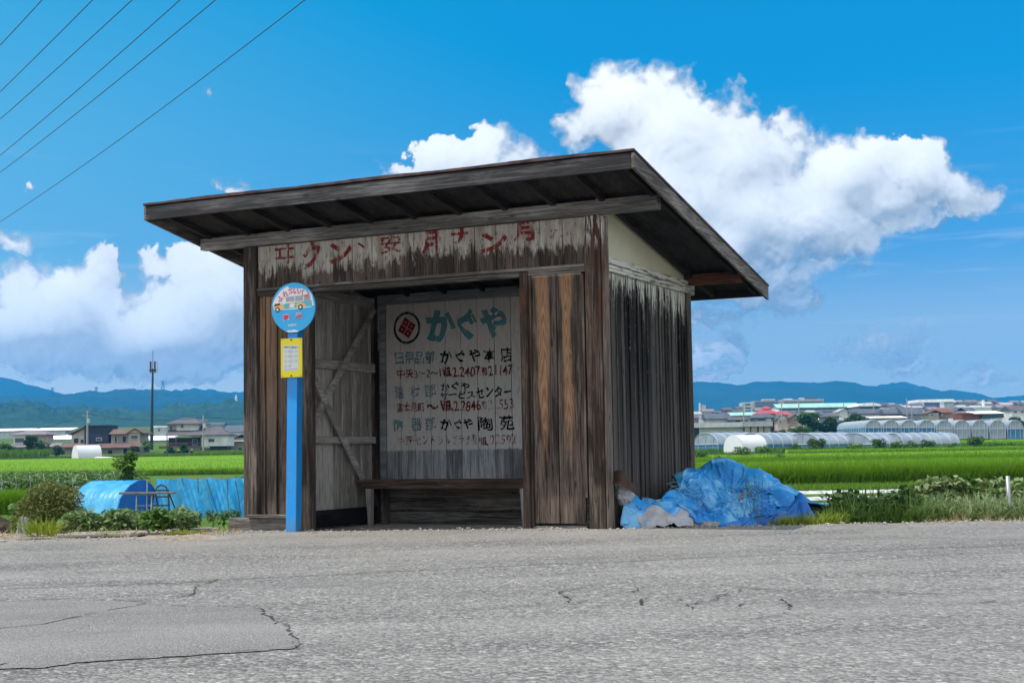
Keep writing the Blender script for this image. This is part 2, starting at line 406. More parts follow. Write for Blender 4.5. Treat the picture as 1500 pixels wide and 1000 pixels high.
M['redf'] = worn('faded dark red sign paint', (.18, .03, .028), .40, .55, .9)
M['crest'] = worn('crest red paint', (.24, .012, .018), .56, .7, .4)
M['redhdr'] = worn('flaked red lettering paint', (.17, .014, .013), .48, .60, .95)
M['redhdr2'] = worn('nearly gone red lettering paint', (.34, .05, .045), .38, .47, 1.0)

S = thing('bus_shelter', 'weathered open fronted wooden bus shelter with lean-to roof and faded painted lettering', 'bus shelter', (HX, HY, 0), -HYAW)

def rz(y): return 2.985 - .18 * (y + .78)         # top of the roof deck
# posts
MB().box(0, .15, -.01, .13, -.05, 2.665, .002).build('post', M['greyz'], S, bevel=.006)
MB().box(3.50, 3.64, -.012, .13, -.06, 2.665, .003).box(3.645, 3.668, .0, .125, -.06, 2.66, .002).build('post', M['cpost'], S, bevel=.006)
MB().box(.0, .12, DP - .12, DP, -.1, 2.38).build('post', M['greyz'], S, bevel=.005)
MB().box(3.54, 3.65, DP - .06, DP + .07, -.1, 2.38).build('post', M['greyz'], S, bevel=.005)
MB().box(.635, .742, -.014, .09, -.07, 2.225, .002).build('door_post', M['greyz'], S, bevel=.005)
MB().box(2.892, 2.963, -.016, .09, -.07, 2.225, .002).build('door_post', M['cpost'], S, bevel=.005)
# header
hd = MB(); n = 16
for i in range(n):
    a = .155 + i * (3.345 / n); q = random.uniform(-.003, .003)
    hd.box(a + .003, a + 3.345 / n - .003, .012 + q, .03 + q, 2.235, 2.66)
header = hd.build('header_boards', M['header'], S)
MB().box(1.80, 1.845, -.004, .011, 2.25, 2.655).build('batten', M['header'], header, bevel=.003)
MB().box(.155, 3.497, -.012, .011, 2.236, 2.262).build('batten', M['grey'], header, bevel=.003)
MB().box(.15, 2.89, .005, .1, 2.19, 2.232).box(2.964, 3.498, .0, .08, 2.216, 2.2345).build('lintel', M['dark'], S, bevel=.004)
# red letters left of the header
ux, uz = (1, 0, 0), (0, 0, 1)
def zoombox(x0, y0, x1, y1, k, ox, oy, y):
    xa, zb = hl(ox + x0 / k, oy + (y0 + y1) / 2 / k, y); xb, _ = hl(ox + x1 / k, oy + (y0 + y1) / 2 / k, y)
    xm = ox + (x0 + x1) / 2 / k
    return xa, xb, hl(xm, oy + y1 / k, y)[1], hl(xm, oy + y0 / k, y)[1]
Hl = 'redhdr'; Hl2 = 'redhdr2'
for ch, bx, tgt in [('ヰ', (92, 140, 180, 225), Hl), ('ク', (215, 128, 292, 245), Hl), ('ン', (328, 132, 428, 222), Hl), ('ヽ', (450, 132, 486, 160), Hl),
                    ('安', (552, 98, 640, 180), Hl), ('月', (728, 82, 798, 185), Hl), ('ナ', (855, 70, 944, 140), Hl), ('ン', (980, 88, 1098, 175), Hl),
                    ('月', (1122, 40, 1214, 130), Hl), ('ニ', (1245, 78, 1340, 112), Hl2)]:
    t_ = MB(); put_text(t_, ch, *zoombox(*bx, 2.941, 370, 310, .006), (0, .0065, 0), ux, uz, .012 if ch in '安ヰ' else .04); t_.build('lettering', M[tgt], header)
# left front panel: boards with fine ribs
lp = MB(); x = .155
for i, w in enumerate((.075, .05, .085, .06, .08, .055, .07)):
    q = random.uniform(0, .012); lp.box(x, min(x + w - .002, .634), .03 + q, .055 + q, .1, 2.225)
    if i % 2 == 0: lp.box(x + w - .016, x + w - .004, .016, .031 + q, .1, 2.22)
    x += w
lpo = lp.build('front_panel', M['left'], S)
MB().box(.152, .634, .008, .026, 2.19, 2.218).build('trim', M['greyz'], lpo)
# right front panel (closed door leaf)
dp = MB()
dp.box(2.987, 3.214, .022, .045, .085, 2.195, .001).box(3.224, 3.452, .02, .043, .085, 2.195, .001)
dpo = dp.build('door_panel', M['panel'], S)
MB().box(2.965, 2.985, .005, .05, .06, 2.212).box(3.455, 3.478, .008, .05, .3, 2.18).build('trim', M['cpost'], dpo, bevel=.003)
MB().box(2.965, 3.498, .0, .05, 2.1965, 2.2135).build('trim', M['grey'], dpo, bevel=.003)
MB().box(2.965, 3.46, .02, .08, .0, .06).build('sill', M['dark'], S)
MB().box(-.14, .60, -.06, .02, -.03, .118, .004).build('sill', M['grey'], S, bevel=.008)
MB().bar((.09, -.075, .135), (.585, -.08, .137), .05, .028).build('sill_cap', M['grey'], S, bevel=.004)
# right side wall
sw = MB(); y = .135
while y < DP - .07:
    w = random.choice((.085, .1, .115, .125)); q = random.uniform(-.004, .005)
    y1 = min(y + w, DP - .062)
    sw.box(3.60 + q, 3.622 + q, y + .004, y1 - .004, -.1, 2.215)
    if random.random() < .8: sw.box(3.6235 + q, 3.633 + q, y - .008, y + .016, -.1, 2.2)
    y = y1
sideo = sw.build('side_wall', M['side'], S)
MB().box(3.634, 3.665, .128, 2.41, 2.268, 2.325, .002).box(3.632, 3.652, .128, 2.41, 2.235, 2.266, .002).box(3.634, 3.66, .128, 2.38, 2.204, 2.233).build('top_plate', M['sidetop'], sideo, bevel=.005)
MB().box(3.625, 3.672, 2.345, 2.415, 2.2, 2.36).build('bracket', M['sidetop'], sideo, bevel=.004)
il = MB()
for i in range(12): il.box(3.572, 3.59, .135 + i * .172, .135 + i * .172 + .166, 0, 2.3)
il.build('bounce_lining', M['inside'], sideo)  # unseen pale boards added to bounce light into the shelter
gy0, gy1 = .0, 2.27
MB().prism([(gy0, 2.33), (gy1, 2.33), (gy1, rz(gy1) - .03), (gy0, rz(gy0) - .03)], (3.612, 0, 0), (0, 1, 0), (0, 0, 1), (.012, 0, 0)).build('gable_panel', M['cream'], S)
MB().prism([(gy0, 2.33), (gy1, 2.33), (gy1, rz(gy1) - .03), (gy0, rz(gy0) - .03)], (.02, 0, 0), (0, 1, 0), (0, 0, 1), (.012, 0, 0)).build('gable_panel', M['inside'], S)
# left side wall (seen from inside through the opening)
wl = MB(); y = .15
while y < DP - .13:
    w = random.choice((.16, .18, .2)); q = random.uniform(-.003, .003); y1 = min(y + w, DP - .13)
    wl.box(.075 + q, .095 + q, y + .005, y1 - .005, .0, 2.33); y = y1
wl.box(.02, .05, .13, DP - .12, -.1, 2.33)
wlo = wl.build('side_wall', M['inside'], S)
for z0, z1, nm in ((2.26, 2.36, 'rail'), (1.56, 1.65, 'rail'), (.80, .875, 'rail')):
    MB().box(.098, .15, .13, DP - .14, z0, z1, .003).build(nm, M['raily'], wlo, bevel=.005)
MB().box(.098, .16, .13, DP - .14, -.03, .135, .003).build('rail', M['darkz'], wlo, bevel=.005)
MB().bar((.170, .70, .80), (.170, 2.10, 2.24), .07, .03, (1, 0, 0)).build('brace', M['raily'], wlo, bevel=.004)
MB().bar((.1985, .60, 1.78), (.1985, 1.80, .42), .07, .025, (1, 0, 0)).build('brace', M['raily'], wlo, bevel=.004)
# back wall
bw = MB(); x = .24; YB = DP - .06
while x < 3.5:
    w = .185 + random.uniform(-.02, .02); q = random.uniform(-.0025, .0025); x1 = min(x + w, 3.5)
    bw.box(x + .003, x1 - .003, YB + q, YB + .02 + q, .38, 2.29); x = x1
bwo = bw.build('back_wall', M['insidew'], S)
MB().box(.0, 3.62, YB + .03, YB + .05, -.1, 2.38).build('cladding', M['side'], bwo)
MB().box(.165, .237, YB - .02, YB + .02, -.05, 2.29).build('stud', M['hdrback'], bwo, bevel=.004)
MB().box(.15, 3.5, YB - .03, YB + .02, 2.291, 2.398, .002).build('rail', M['hdrback'], bwo, bevel=.005)
lb = MB()
for z in (.02, .16, .29): lb.box(.24, 3.5, YB - .01 + z * .02, YB + .02, z - .07, z + .055)
lb.build('skirting', M['dark'], bwo)
# --- painted sign on the back wall
YL = YB - .0045
def B(x0, y0, x1, y1): return zoombox(x0, y0, x1, y1, 2.5, 540, 400, YL)
def letters(items, m, wob=.004, bold=.014):
    wob *= 1.8
    for s, bx in items:
        mb = MB(); put_text(mb, s, *B(*bx), (0, YL, 0), ux, uz, bold, wob); mb.build('lettering', m, bwo)
letters([('か', (210, 132, 318, 250)), ('ぐ', (322, 128, 398, 248)), ('や', (406, 120, 506, 236))], M['teal'], .006, .05)
letters([('日', (97, 290, 128, 335)), ('用', (132, 288, 164, 334)), ('品', (168, 287, 203, 333)), ('部', (207, 284, 244, 332))], M['teal2'], .003, .03)
letters([('建', (95, 412, 128, 460)), ('材', (152, 409, 190, 456)), ('部', (205, 404, 246, 454))], M['teal2'], .003, .022)
letters([('陶', (93, 534, 128, 582)), ('器', (155, 530, 195, 578)), ('部', (207, 526, 246, 576))], M['teal2'], .003, .022)
letters([('か', (262, 282, 305, 330)), ('ぐ', (317, 282, 355, 328)), ('や', (366, 276, 410, 324)), 
         ('かぐや', (264, 398, 370, 430)), ('サービス', (262, 430, 388, 460)), ('センター', (393, 412, 522, 456)),
         ('か', (262, 532, 304, 574)), ('ぐ', (312, 534, 344, 572)), ('や', (346, 530, 382, 570)), ], M['blk'], .004, .03)
letters([('陶', (400, 524, 454, 578)), ('苑', (478, 520, 532, 576)), ('本', (420, 272, 464, 326)), ('店', (482, 270, 525, 326))], M['blk'], .004, .014)
letters([('中', (104, 350, 132, 386)), ('央', (136, 348, 164, 384)), ('3〜2〜1', (168, 352, 264, 382)), ('℡', (270, 344, 304, 378)), ('2.2407', (306, 342, 410, 380)), ('有', (412, 340, 436, 376)), ('21147', (438, 336, 528, 374)),
         ('富士見町', (103, 472, 205, 506)), ('〜', (212, 478, 256, 500)), ('℡', (264, 466, 308, 504)), ('2.2846', (312, 466, 410, 504)), ], M['red'], .003, .018)
letters([('有', (412, 464, 434, 500)), ('22553', (438, 460, 530, 498)), ('中', (104, 598, 130, 630)), ('野', (134, 596, 166, 630)), ('セントラル', (170, 594, 300, 628)), ('プラザ', (308, 592, 372, 626)), ('1', (382, 590, 394, 626)), ('℡', (404, 600, 436, 630)), ('22592', (446, 590, 540, 626))], M['redf'], .003, .012)
MB().box(*[hl(763, 500, YL)[0], hl(767.5, 500, YL)[0]], YL - .001, YL, 1.70, 2.0).build('stain', M['redf'], bwo)
# crest: black ring with four red lozenges
cx, cz = hl(596, 480, YL); R0 = .165
ring = MB(); n = 48
vs = [(cx + math.cos(2 * math.pi * k / n) * r, YL, cz + math.sin(2 * math.pi * k / n) * r * 1.05) for r in (R0, R0 * .84) for k in range(n)]
ring.add(vs, [(k, (k + 1) % n, n + (k + 1) % n, n + k) for k in range(n)]).build('crest', M['blk'], bwo)
loz = MB(); q = R0 * .355; t0 = rad(12)
rot = lambda a, b: (cx + a * math.cos(t0) - b * math.sin(t0), YL, cz + (a * math.sin(t0) + b * math.cos(t0)) * 1.05)
for (a, b) in ((0, 1), (0, -1), (1, 0), (-1, 0)):
    k = q * .93; c0 = (a * q, b * q); i = k * .17
    O = [(c0[0] + k * u, c0[1] + k * v) for u, v in ((1, 0), (0, 1), (-1, 0), (0, -1))]
    I = [(c0[0] + i * u, c0[1] + i * v) for u, v in ((1, 0), (0, 1), (-1, 0), (0, -1))]
    loz.add([rot(*p) for p in O + I], [(j, (j + 1) % 4, 4 + (j + 1) % 4, 4 + j) for j in range(4)])
loz.build('crest', M['crest'], bwo)
# beams and roof
MB().box(-.48, 4.17, -.045, .055, 2.668, 2.785, .003).build('beam', M['beam'], S, bevel=.008)
MB().box(-.45, 4.19, DP - .05, DP + .05, 2.285, 2.392, .003).build('beam', M['purlin'], S, bevel=.006)
MB().box(.1, 3.55, 1.1, 1.2, 2.53, 2.60).build('beam', M['dark'], S)
RX0, RX1, RY0, RY1 = -.50, 4.235, -.78, DP + .68
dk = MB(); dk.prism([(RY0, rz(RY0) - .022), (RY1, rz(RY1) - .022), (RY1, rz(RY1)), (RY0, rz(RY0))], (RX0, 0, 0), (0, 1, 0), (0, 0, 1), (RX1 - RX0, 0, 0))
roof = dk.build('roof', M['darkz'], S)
mt = MB(); nx = 60  # thin, slightly wavy sheet that oversails the deck
X = np.linspace(RX0 - .03, RX1 + .03, nx + 1)
for dz in (.004, .024):
    vs = []
    for yy in (RY0 - .035, RY1 + .035):
        for i, xx in enumerate(X):
            vs.append((xx, yy, rz(yy) + dz + (.004 * math.sin(xx * 4.1) + random.uniform(0, .004) if dz > .01 else 0)))
    mt.add(vs, [(i, i + 1, nx + 2 + i, nx + 1 + i) for i in range(nx)])
k = 2 * (nx + 1)
mt.f += [(i, i + 1, k + i + 1, k + i) for i in range(nx)] + [(nx + 1 + i, nx + 2 + i, k + nx + 2 + i, k + nx + 1 + i) for i in range(nx)]
mt.f += [(0, nx + 1, k + nx + 1, k), (nx, 2 * nx + 1, k + 2 * nx + 1, k + nx)]
mt.build('roofing', M['roofing'], roof)
zf = rz(RY0)
MB().box(RX0, RX1, RY0 - .025, RY0 - .001, zf - .128, zf - .004, .001).build('fascia', M['fascia'], roof, bevel=.003)
MB().box(RX0, RX1, RY1 + .001, RY1 + .022, rz(RY1) - .10, rz(RY1) - .004).build('fascia', M['fascia'], roof, bevel=.003)
for xx in (RX0 - .026, RX1 + .001):
    MB().prism([(RY0 - .026, rz(RY0) - .125), (RY1 + .023, rz(RY1) - .135), (RY1 + .023, rz(RY1) - .006), (RY0 - .026, rz(RY0) - .002)], (xx, 0, 0), (0, 1, 0), (0, 0, 1), (.025, 0, 0)).build('fascia', M['barge'], roof, bevel=.003)
for i in range(11):
    xx = RX0 + .12 + i * (RX1 - RX0 - .24) / 10
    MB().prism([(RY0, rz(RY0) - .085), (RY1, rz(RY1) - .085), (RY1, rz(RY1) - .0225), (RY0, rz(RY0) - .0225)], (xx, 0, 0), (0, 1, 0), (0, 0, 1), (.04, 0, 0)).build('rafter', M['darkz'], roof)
MB().box(.0, 3.64, -.02, DP, -.16, -.055).build('floor_slab', M['dirtfloor'], S)

# bench inside: its own thing
bn = thing('bench', 'long dark brown plank bench along the back wall inside the shelter', 'bench', tuple(hw(.17, 1.70, -.055)), -HYAW)
MB().box(.0, 3.3, .0, .15, .44, .475, .002).box(0, 3.3, .156, .31, .44, .475, .002).box(0, 3.3, .317, .46, .44, .475, .002).build('seat', M['bench'], bn, bevel=.004)
MB().box(.06, 3.25, .012, .04, .385, .439).build('apron', M['bench'], bn, bevel=.003)
for xx in (.10, 1.87, 3.1):
    MB().prism([(0, .439), (.075, .439), (.065, 0), (.03, 0)], (xx, .02, 0), (1, 0, 0), (0, 0, 1), (0, .06, 0)).build('leg', M['inside'], bn, bevel=.004)
    MB().box(xx + .01, xx + .06, .36, .42, 0, .439).build('leg', M['greyz'], bn)

# ================================================================== bus stop sign
def paint(name, col, rough=.35, dirt=.12, spec=.5):
    mt, nb = mat(name); co = objco(nb); n = nb.noise(co, 9, 5, .65)
    C(nb, nb.mix(nb.mr(n, .45, .8, 0, dirt * 3), col, tuple(c * .6 + .03 for c in col)))
    nb.b.inputs['Roughness'].default_value = rough; nb.b.inputs['Specular IOR Level'].default_value = spec
    return mt
M['pole'] = paint('bright blue pole paint', (.004, .25, .66), .5, .22)
nb = NB(M['pole'].node_tree); b_ = nb.n['Principled BSDF']; co = objco(nb); src = b_.inputs['Base Color'].links[0].from_socket
c_ = nb.mix(nb.mr(nb.noise(nb.vm('MULTIPLY', co, (30, 30, 3)), 1, 5, .7), .52, .72, 0, .45), src, (.10, .33, .52))
c_ = nb.mix(nb.mr(nb.noise(nb.vm('MULTIPLY', co, (60, 60, 30)), 1, 4, .7), .66, .70, 0, .85), c_, (.09, .055, .035))
c_ = nb.mix(nb.m('MULTIPLY', nb.mr(nb.m('ADD', nb.sep(co)[2], nb.m('MULTIPLY', nb.noise(co, 14, 4), .3)), .32, .08), .6), c_, (.14, .15, .15)); nb.l.new(c_, b_.inputs['Base Color'])
M['face'] = paint('sky blue sign enamel', (.02, .42, .80), .35, .05)
M['white'] = paint('white enamel', (.80, .81, .82), .4, .05)
M['pink'] = paint('crimson sign letters', (.70, .02, .10), .4, .03)
M['yel'] = paint('yellow plate paint', (.83, .68, .01), .45, .06)
M['paper'] = paint('timetable paper', (.66, .68, .66), .6, .05)
M['ink'] = paint('print black', (.05, .05, .06), .5, .02)
M['tyre'] = paint('picture black', (.02, .02, .025), .5, .02)
M['glassp'] = paint('picture grey windows', (.36, .37, .40), .4, .05)
M['busteal'] = paint('picture turquoise', (.10, .48, .55), .4, .05)
M['busor'] = paint('picture orange', (.85, .50, .16), .4, .05)
M['bolt'] = plain('bolt steel', (.12, .11, .10), .5, .3, 20, .6)
sx_, sz_ = hl(430, 778, -.22)
P0 = hw(sx_, -.22, -.02)
yaw = -rad(21)
G = thing('bus_stop_sign', 'round light blue bus stop sign above a yellow timetable on a bright blue square pole', 'bus stop sign', tuple(P0), yaw)
dist = P0.y; kz = dist / F_PX
ph = (778 - 487) * kz; lean = (435 - 430) * kz
MB().add([(x * .052 + (lean if z else 0), y * .052, z * (ph + .1) - (.0 if z else .05)) for z in (0, 1) for (x, y) in ((-1, -1), (1, -1), (1, 1), (-1, 1))],
         [(0, 3, 2, 1), (4, 5, 6, 7), (0, 1, 5, 4), (1, 2, 6, 5), (2, 3, 7, 6), (3, 0, 4, 7)]).build('pole', M['pole'], G, bevel=.006)
cz = (778 - 448) * kz; R = 36.5 * kz; cxx = lean + .02
dm = MB(); dm.tube([(cxx, -.075, cz), (cxx, -.058, cz)], R, 64); face = dm.build('disc', M['face'], G, bevel=.002)
fy = -.0765; fx, fz = Vector((1, 0, 0)), Vector((0, 0, 1)); fo = Vector((cxx, 0, cz))
def U(px, py): return ((px - 280) / 225 * R * 1.18, (300 - py) / 225 * R)   # from the enlarged view of the disc
def fpoly(mb, pts, y): mb.prism([U(*p) for p in pts], fo + Vector((0, y, 0)), fx, fz, (0, .0008, 0))
# white cloud shapes behind the bus
cl = MB()
cld = [(125, 205), (165, 150), (200, 120), (235, 105), (245, 125), (300, 128), (360, 135), (420, 165), (440, 190), (452, 250), (460, 290), (430, 305), (300, 316), (205, 318), (112, 300), (102, 262), (112, 235)]
fpoly(cl, cld, fy)
fpoly(cl, [(215, 516), (240, 503), (262, 508), (285, 500), (318, 510), (330, 518), (300, 524), (255, 524)], fy); cl.build('cloud_picture', M['white'], face)
bs = MB(); fpoly(bs, [(205, 262), (440, 245), (446, 297), (400, 300), (210, 312), (180, 300)], fy - .001); bs.build('bus_picture', M['busteal'], face)
bs = MB(); fpoly(bs, [(112, 275), (130, 258), (190, 262), (205, 300), (190, 318), (112, 318)], fy - .002); fpoly(bs, [(310, 270), (345, 256), (385, 275), (390, 300), (312, 305)], fy - .002); fpoly(bs, [(250, 255), (285, 250), (300, 275), (280, 300), (245, 298)], fy - .002); bs.build('bus_picture', M['busor'], face)
bs = MB(); fpoly(bs, [(195, 205), (430, 180), (440, 244), (204, 260)], fy - .0015); fpoly(bs, [(258, 268), (290, 262), (292, 300), (250, 300)], fy - .003); bs.build('bus_picture', M['white'], face)
bs = MB()
for a, b in ((218, 293), (299, 368), (374, 430)): fpoly(bs, [(a, 203 - (a - 218) * .06), (b, 203 - (b - 218) * .06), (b, 244), (a, 248)], fy - .0025)
bs.build('bus_picture', M['glassp'], face)
bs = MB(); fpoly(bs, [(118, 262), (165, 255), (168, 272), (118, 282)], fy - .003)
for a, b in ((145, 313), (345, 300)):
    u, v = U(a, b); bs.disc(fo + Vector((u, fy - .003, v)), R * .105, fx, fz, 24)
bs.build('bus_picture', M['tyre'], face)
bs = MB()
for a, b in ((145, 313), (345, 300)):
    u, v = U(a, b); bs.disc(fo + Vector((u, fy - .004, v)), R * .055, fx, fz, 16)
bs.build('bus_picture', M['white'], face)
def arc(mb, s, y, bold):
    n = len(s)
    for i, ch in enumerate(s):
        px = 168 + (400 - 168) * i / (n - 1); t = (i / (n - 1) - .5)
        py = 152 + 62 * (2 * t) ** 2 * (1.0 if t < 0 else .62); a = -t * 1.15
        u, v = U(px, py); k = R * .118
        put_text(mb, ch, -k, k, -k * 1.05, k * 1.05, fo + fx * u + fz * v + Vector((0, y, 0)), (math.cos(a), 0, math.sin(a)), (-math.sin(a), 0, math.cos(a)), bold)
w_ = MB(); arc(w_, 'ふれあいバス', fy - .004, .04); w_.build('lettering', M['white'], face); p_ = MB(); arc(p_, 'ふれあいバス', fy - .005, .022); p_.build('lettering', M['pink'], face)
for ch, bx in (('高', (195, 360, 246, 412)), ('遠', (306, 354, 356, 406))):
    (a, b), (c, d) = U(bx[0], bx[3]), U(bx[2], bx[1]); w_ = MB(); p_ = MB()
    put_text(w_, ch, a - .004, c + .004, b - .004, d + .004, fo + Vector((0, fy - .004, 0)), fx, fz, .09)
    put_text(p_, ch, a, c, b, d, fo + Vector((0, fy - .005, 0)), fx, fz, .03); w_.build('lettering', M['white'], face); p_.build('lettering', M['pink'], face)
(a, b), (c, d) = U(238, 474), U(312, 448); w_ = MB(); put_text(w_, '中野市', a, c, b, d, fo + Vector((0, fy - .004, 0)), fx, fz, .01)
w_.build('lettering', M['white'], face)
# yellow plate with its paper
py0, py1, pw = (778 - 550) * kz, (778 - 493) * kz, 17.5 * kz
plx = lean * .9 - .001
pl = MB().box(plx - pw, plx + pw, -.072, -.056, py0, py1).build('timetable_plate', M['yel'], G, bevel=.002)
pz0, pz1 = py0 + (py1 - py0) * .17, py0 + (py1 - py0) * .82; pa, pb = plx - pw * .76, plx + pw * .70
MB().box(pa, pb, -.0745, -.0722, pz0, pz1).build('paper', M['paper'], pl)
tx = MB()
def tl(s, u0, u1, v0, v1, b=.0): put_text(tx, s, pa + (pb - pa) * u0, pa + (pb - pa) * u1, pz0 + (pz1 - pz0) * v0, pz0 + (pz1 - pz0) * v1, (0, -.0752, 0), fx, fz, b)
tl('中野駅 行', .05, .45, .89, .97, .02); tl('高遠方面 行', .54, .95, .87, .95, .02)
for i, (s, t) in enumerate((('7 : 03', '10 : 32'), ('12 : 08', '15 : 25'), ('14 : 15', '17 : 27'), ('16 : 38', ''))):
    v = .73 - i * .19; tl(s, .10, .46, v, v + .05); 
    if t: tl(t, .56, .92, v, v + .05)
tx.box(pa + (pb - pa) * .495, pa + (pb - pa) * .505, -.0754, -.0752, pz0 + (pz1 - pz0) * .1, pz1 - .01)
tx.box(pa + .01, pb - .01, -.0754, -.0752, pz0 + (pz1 - pz0) * .05, pz0 + (pz1 - pz0) * .06)
tx.build('lettering', M['ink'], pl)
for u in (0, -.86, .86):
    for z in (py0 + .014, py1 - .014): bo = MB(); bo.tube([(plx + u * pw, -.0765, z), (plx + u * pw, -.0722, z)], .009 if u == 0 else .004, 8); bo.build('bolt', M['bolt'], pl)
# ================================================================== light and sky
SUN_EL, SUN_AZ = rad(66), math.atan2(-.935, -.355)      # azimuth from +Y towards +X
sd = Vector((math.sin(SUN_AZ) * math.cos(SUN_EL), math.cos(SUN_AZ) * math.cos(SUN_EL), math.sin(SUN_EL)))
sl = bpy.data.lights.new('sun', 'SUN'); sl.energy = 4.7; sl.angle = rad(.53); sl.color = (1, .965, .90)
so = bpy.data.objects.new('sun', sl); COL.objects.link(so); so.rotation_euler = sd.to_track_quat('Z', 'Y').to_euler(); so.location = (-20, -10, 30)
wd = bpy.data.worlds.new('World'); SC.world = wd; wd.use_nodes = True
nb = NB(wd.node_tree); bg = wd.node_tree.nodes['Background']
sky = nb.node('ShaderNodeTexSky'); sky.sky_type = 'NISHITA'; sky.sun_disc = False
sky.sun_elevation = SUN_EL; sky.sun_rotation = SUN_AZ; sky.altitude = 400; sky.air_density = 1.0; sky.dust_density = .6; sky.ozone_density = 2.5
d = nb.node('ShaderNodeTexCoord').outputs['Generated']
s3 = nb.sep(d)
az = nb.m('ARCTAN2', s3[0], s3[1]); el = nb.m('ARCSINE', s3[2])
# deep summer blue: the Nishita sky with its haze turned down, paler on the sun's side
sc_ = nb.node('ShaderNodeSeparateColor'); nb.l.new(nb.vm('SCALE', sky.outputs[0], .10), sc_.inputs[0])
west = nb.m('MULTIPLY', nb.mr(az, .12, -.40, 0, 1, True), nb.mr(el, .42, .22, .35, 1))
R_ = nb.m('MAXIMUM', nb.m('ADD', nb.m('MULTIPLY', nb.m('SUBTRACT', sc_.outputs[0], .180), .90), nb.m('MULTIPLY', west, .085)), .002)
G_ = nb.m('ADD', nb.m('MULTIPLY', sc_.outputs[1], .48), nb.m('ADD', .155, nb.m('MULTIPLY', west, .13)))
B_ = nb.m('ADD', nb.m('MULTIPLY', sc_.outputs[2], .35), nb.m('ADD', .50, nb.m('MULTIPLY', west, .03)))
cc = nb.node('ShaderNodeCombineColor')
for i, q in enumerate((R_, G_, B_)): nb.l.new(q, cc.inputs[i])
skyc = cc.outputs[0]
# thin streaks and veils of high cloud
p0 = nb.xyz(nb.m('MULTIPLY', az, 1000.0), nb.m('MULTIPLY', el, 1000.0), 0.0)
st = nb.noise2(nb.vm('MULTIPLY', p0, (1 / 150., 1 / 11., 0)), 1, 5, .6, .4)
wisp = nb.m('MULTIPLY', nb.mr(st, .55, .80, 0, .32), nb.m('MULTIPLY', nb.mr(el, .02, .10), nb.mr(el, .22, .13)))
skyc = nb.mix(wisp, skyc, (.80, .88, .95))
skyc = nb.mix(nb.mr(el, .145, .02, 0, .95, True), skyc, nb.mix(west, (.76, .88, .80), (1.15, 1.15, .98)))
# broken cloud added out of view, beside, behind and overhead, as white fill light
fill_cloud = nb.m('MULTIPLY', nb.mr(nb.m('ABSOLUTE', az), .55, .9), nb.mr(nb.noise(d, 2.4, 4, .6), .38, .60, .12, .85))
skyc = nb.mix(fill_cloud, skyc, (2.0, 1.97, 1.95))  # brighter than sunlit cloud, to fill the dark shelter interior
over = nb.m('MULTIPLY', nb.mr(el, .5, .9), nb.mr(nb.noise(d, 2.4, 4, .6), .42, .64, 0, .75))
skyc = nb.mix(over, skyc, (.9, .92, .95))
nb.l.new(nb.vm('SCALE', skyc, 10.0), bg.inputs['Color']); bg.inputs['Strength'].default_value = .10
wd.cycles.sampling_method = 'MANUAL'; wd.cycles.sample_map_resolution = 512
vs_ = SC.view_settings; vs_.view_transform = 'Standard'; vs_.look = 'None'; vs_.exposure = 0; vs_.gamma = 1
SC.cycles.use_denoising = True
try: SC.cycles.denoiser = 'OPENIMAGEDENOISE'; SC.cycles.denoising_input_passes = 'RGB_ALBEDO_NORMAL'; SC.cycles.denoising_prefilter = 'ACCURATE'
except Exception: pass
SC.cycles.max_bounces = 7; SC.cycles.diffuse_bounces = 5; SC.cycles.glossy_bounces = 2; SC.cycles.transmission_bounces = 3; SC.cycles.transparent_max_bounces = 12; SC.cycles.volume_bounces = 0
SC.cycles.caustics_reflective = False; SC.cycles.caustics_refractive = False; SC.cycles.sample_clamp_indirect = 4.0

# ================================================================== cumulus clouds, 17 km away: bulky shells lit by the sun
HEAPS = [
 (905, 165, 72, 78), (870, 150, 34, 40), (960, 140, 45, 45), (985, 215, 110, 95), (1062, 165, 32, 36), (1075, 235, 90, 80), (1150, 195, 30, 30), (1125, 240, 65, 60),
 (845, 195, 36, 30), (1000, 300, 140, 90), (1100, 330, 85, 80), (1175, 300, 50, 50),
 (722, 215, 46, 34), (775, 222, 34, 28), (665, 228, 38, 26), (602, 246, 34, 16), (584, 246, 22, 14), (632, 238, 44, 24), (720, 250, 130, 36),
 (1240, 270, 95, 80), (1290, 240, 70, 45), (1345, 262, 70, 55), (1405, 280, 65, 42), (1440, 280, 34, 30), (1185, 340, 95, 80), (1150, 405, 65, 55), (1245, 345, 75, 55), (1300, 310, 70, 50), (1105, 430, 80, 36), (1060, 380, 120, 70), (1120, 330, 90, 90),
 (140, 400, 46, 44), (110, 440, 62, 60), (160, 470, 60, 50), (30, 440, 55, 70), (20, 352, 42, 16), (40, 400, 30, 30), (260, 395, 46, 34), (315, 400, 60, 44), (270, 450, 70, 50), (340, 460, 50, 60), (80, 505, 120, 46), (250, 505, 130, 32), (400, 470, 60, 60), (150, 540, 60, 12), (320, 530, 70, 26), (20, 530, 60, 14),
 (60, 490, 150, 62), (240, 495, 170, 60), (335, 450, 90, 66), (120, 460, 110, 66), (345, 280, 30, 11), (45, 262, 10, 8), (316, 136, 10, 9), (208, 375, 13, 6), (350, 122, 4, 3),
 (1305, 512, 62, 20), (1330, 500, 36, 18), (1250, 522, 26, 9), (1415, 540, 42, 12), (1430, 533, 22, 9), (1486, 553, 22, 8), (1045, 520, 40, 22), (1040, 470, 44, 11), (1030, 545, 30, 8), (960, 540, 60, 40),
 (640, 470, 160, 70), (520, 500, 140, 60), (780, 480, 150, 60)]

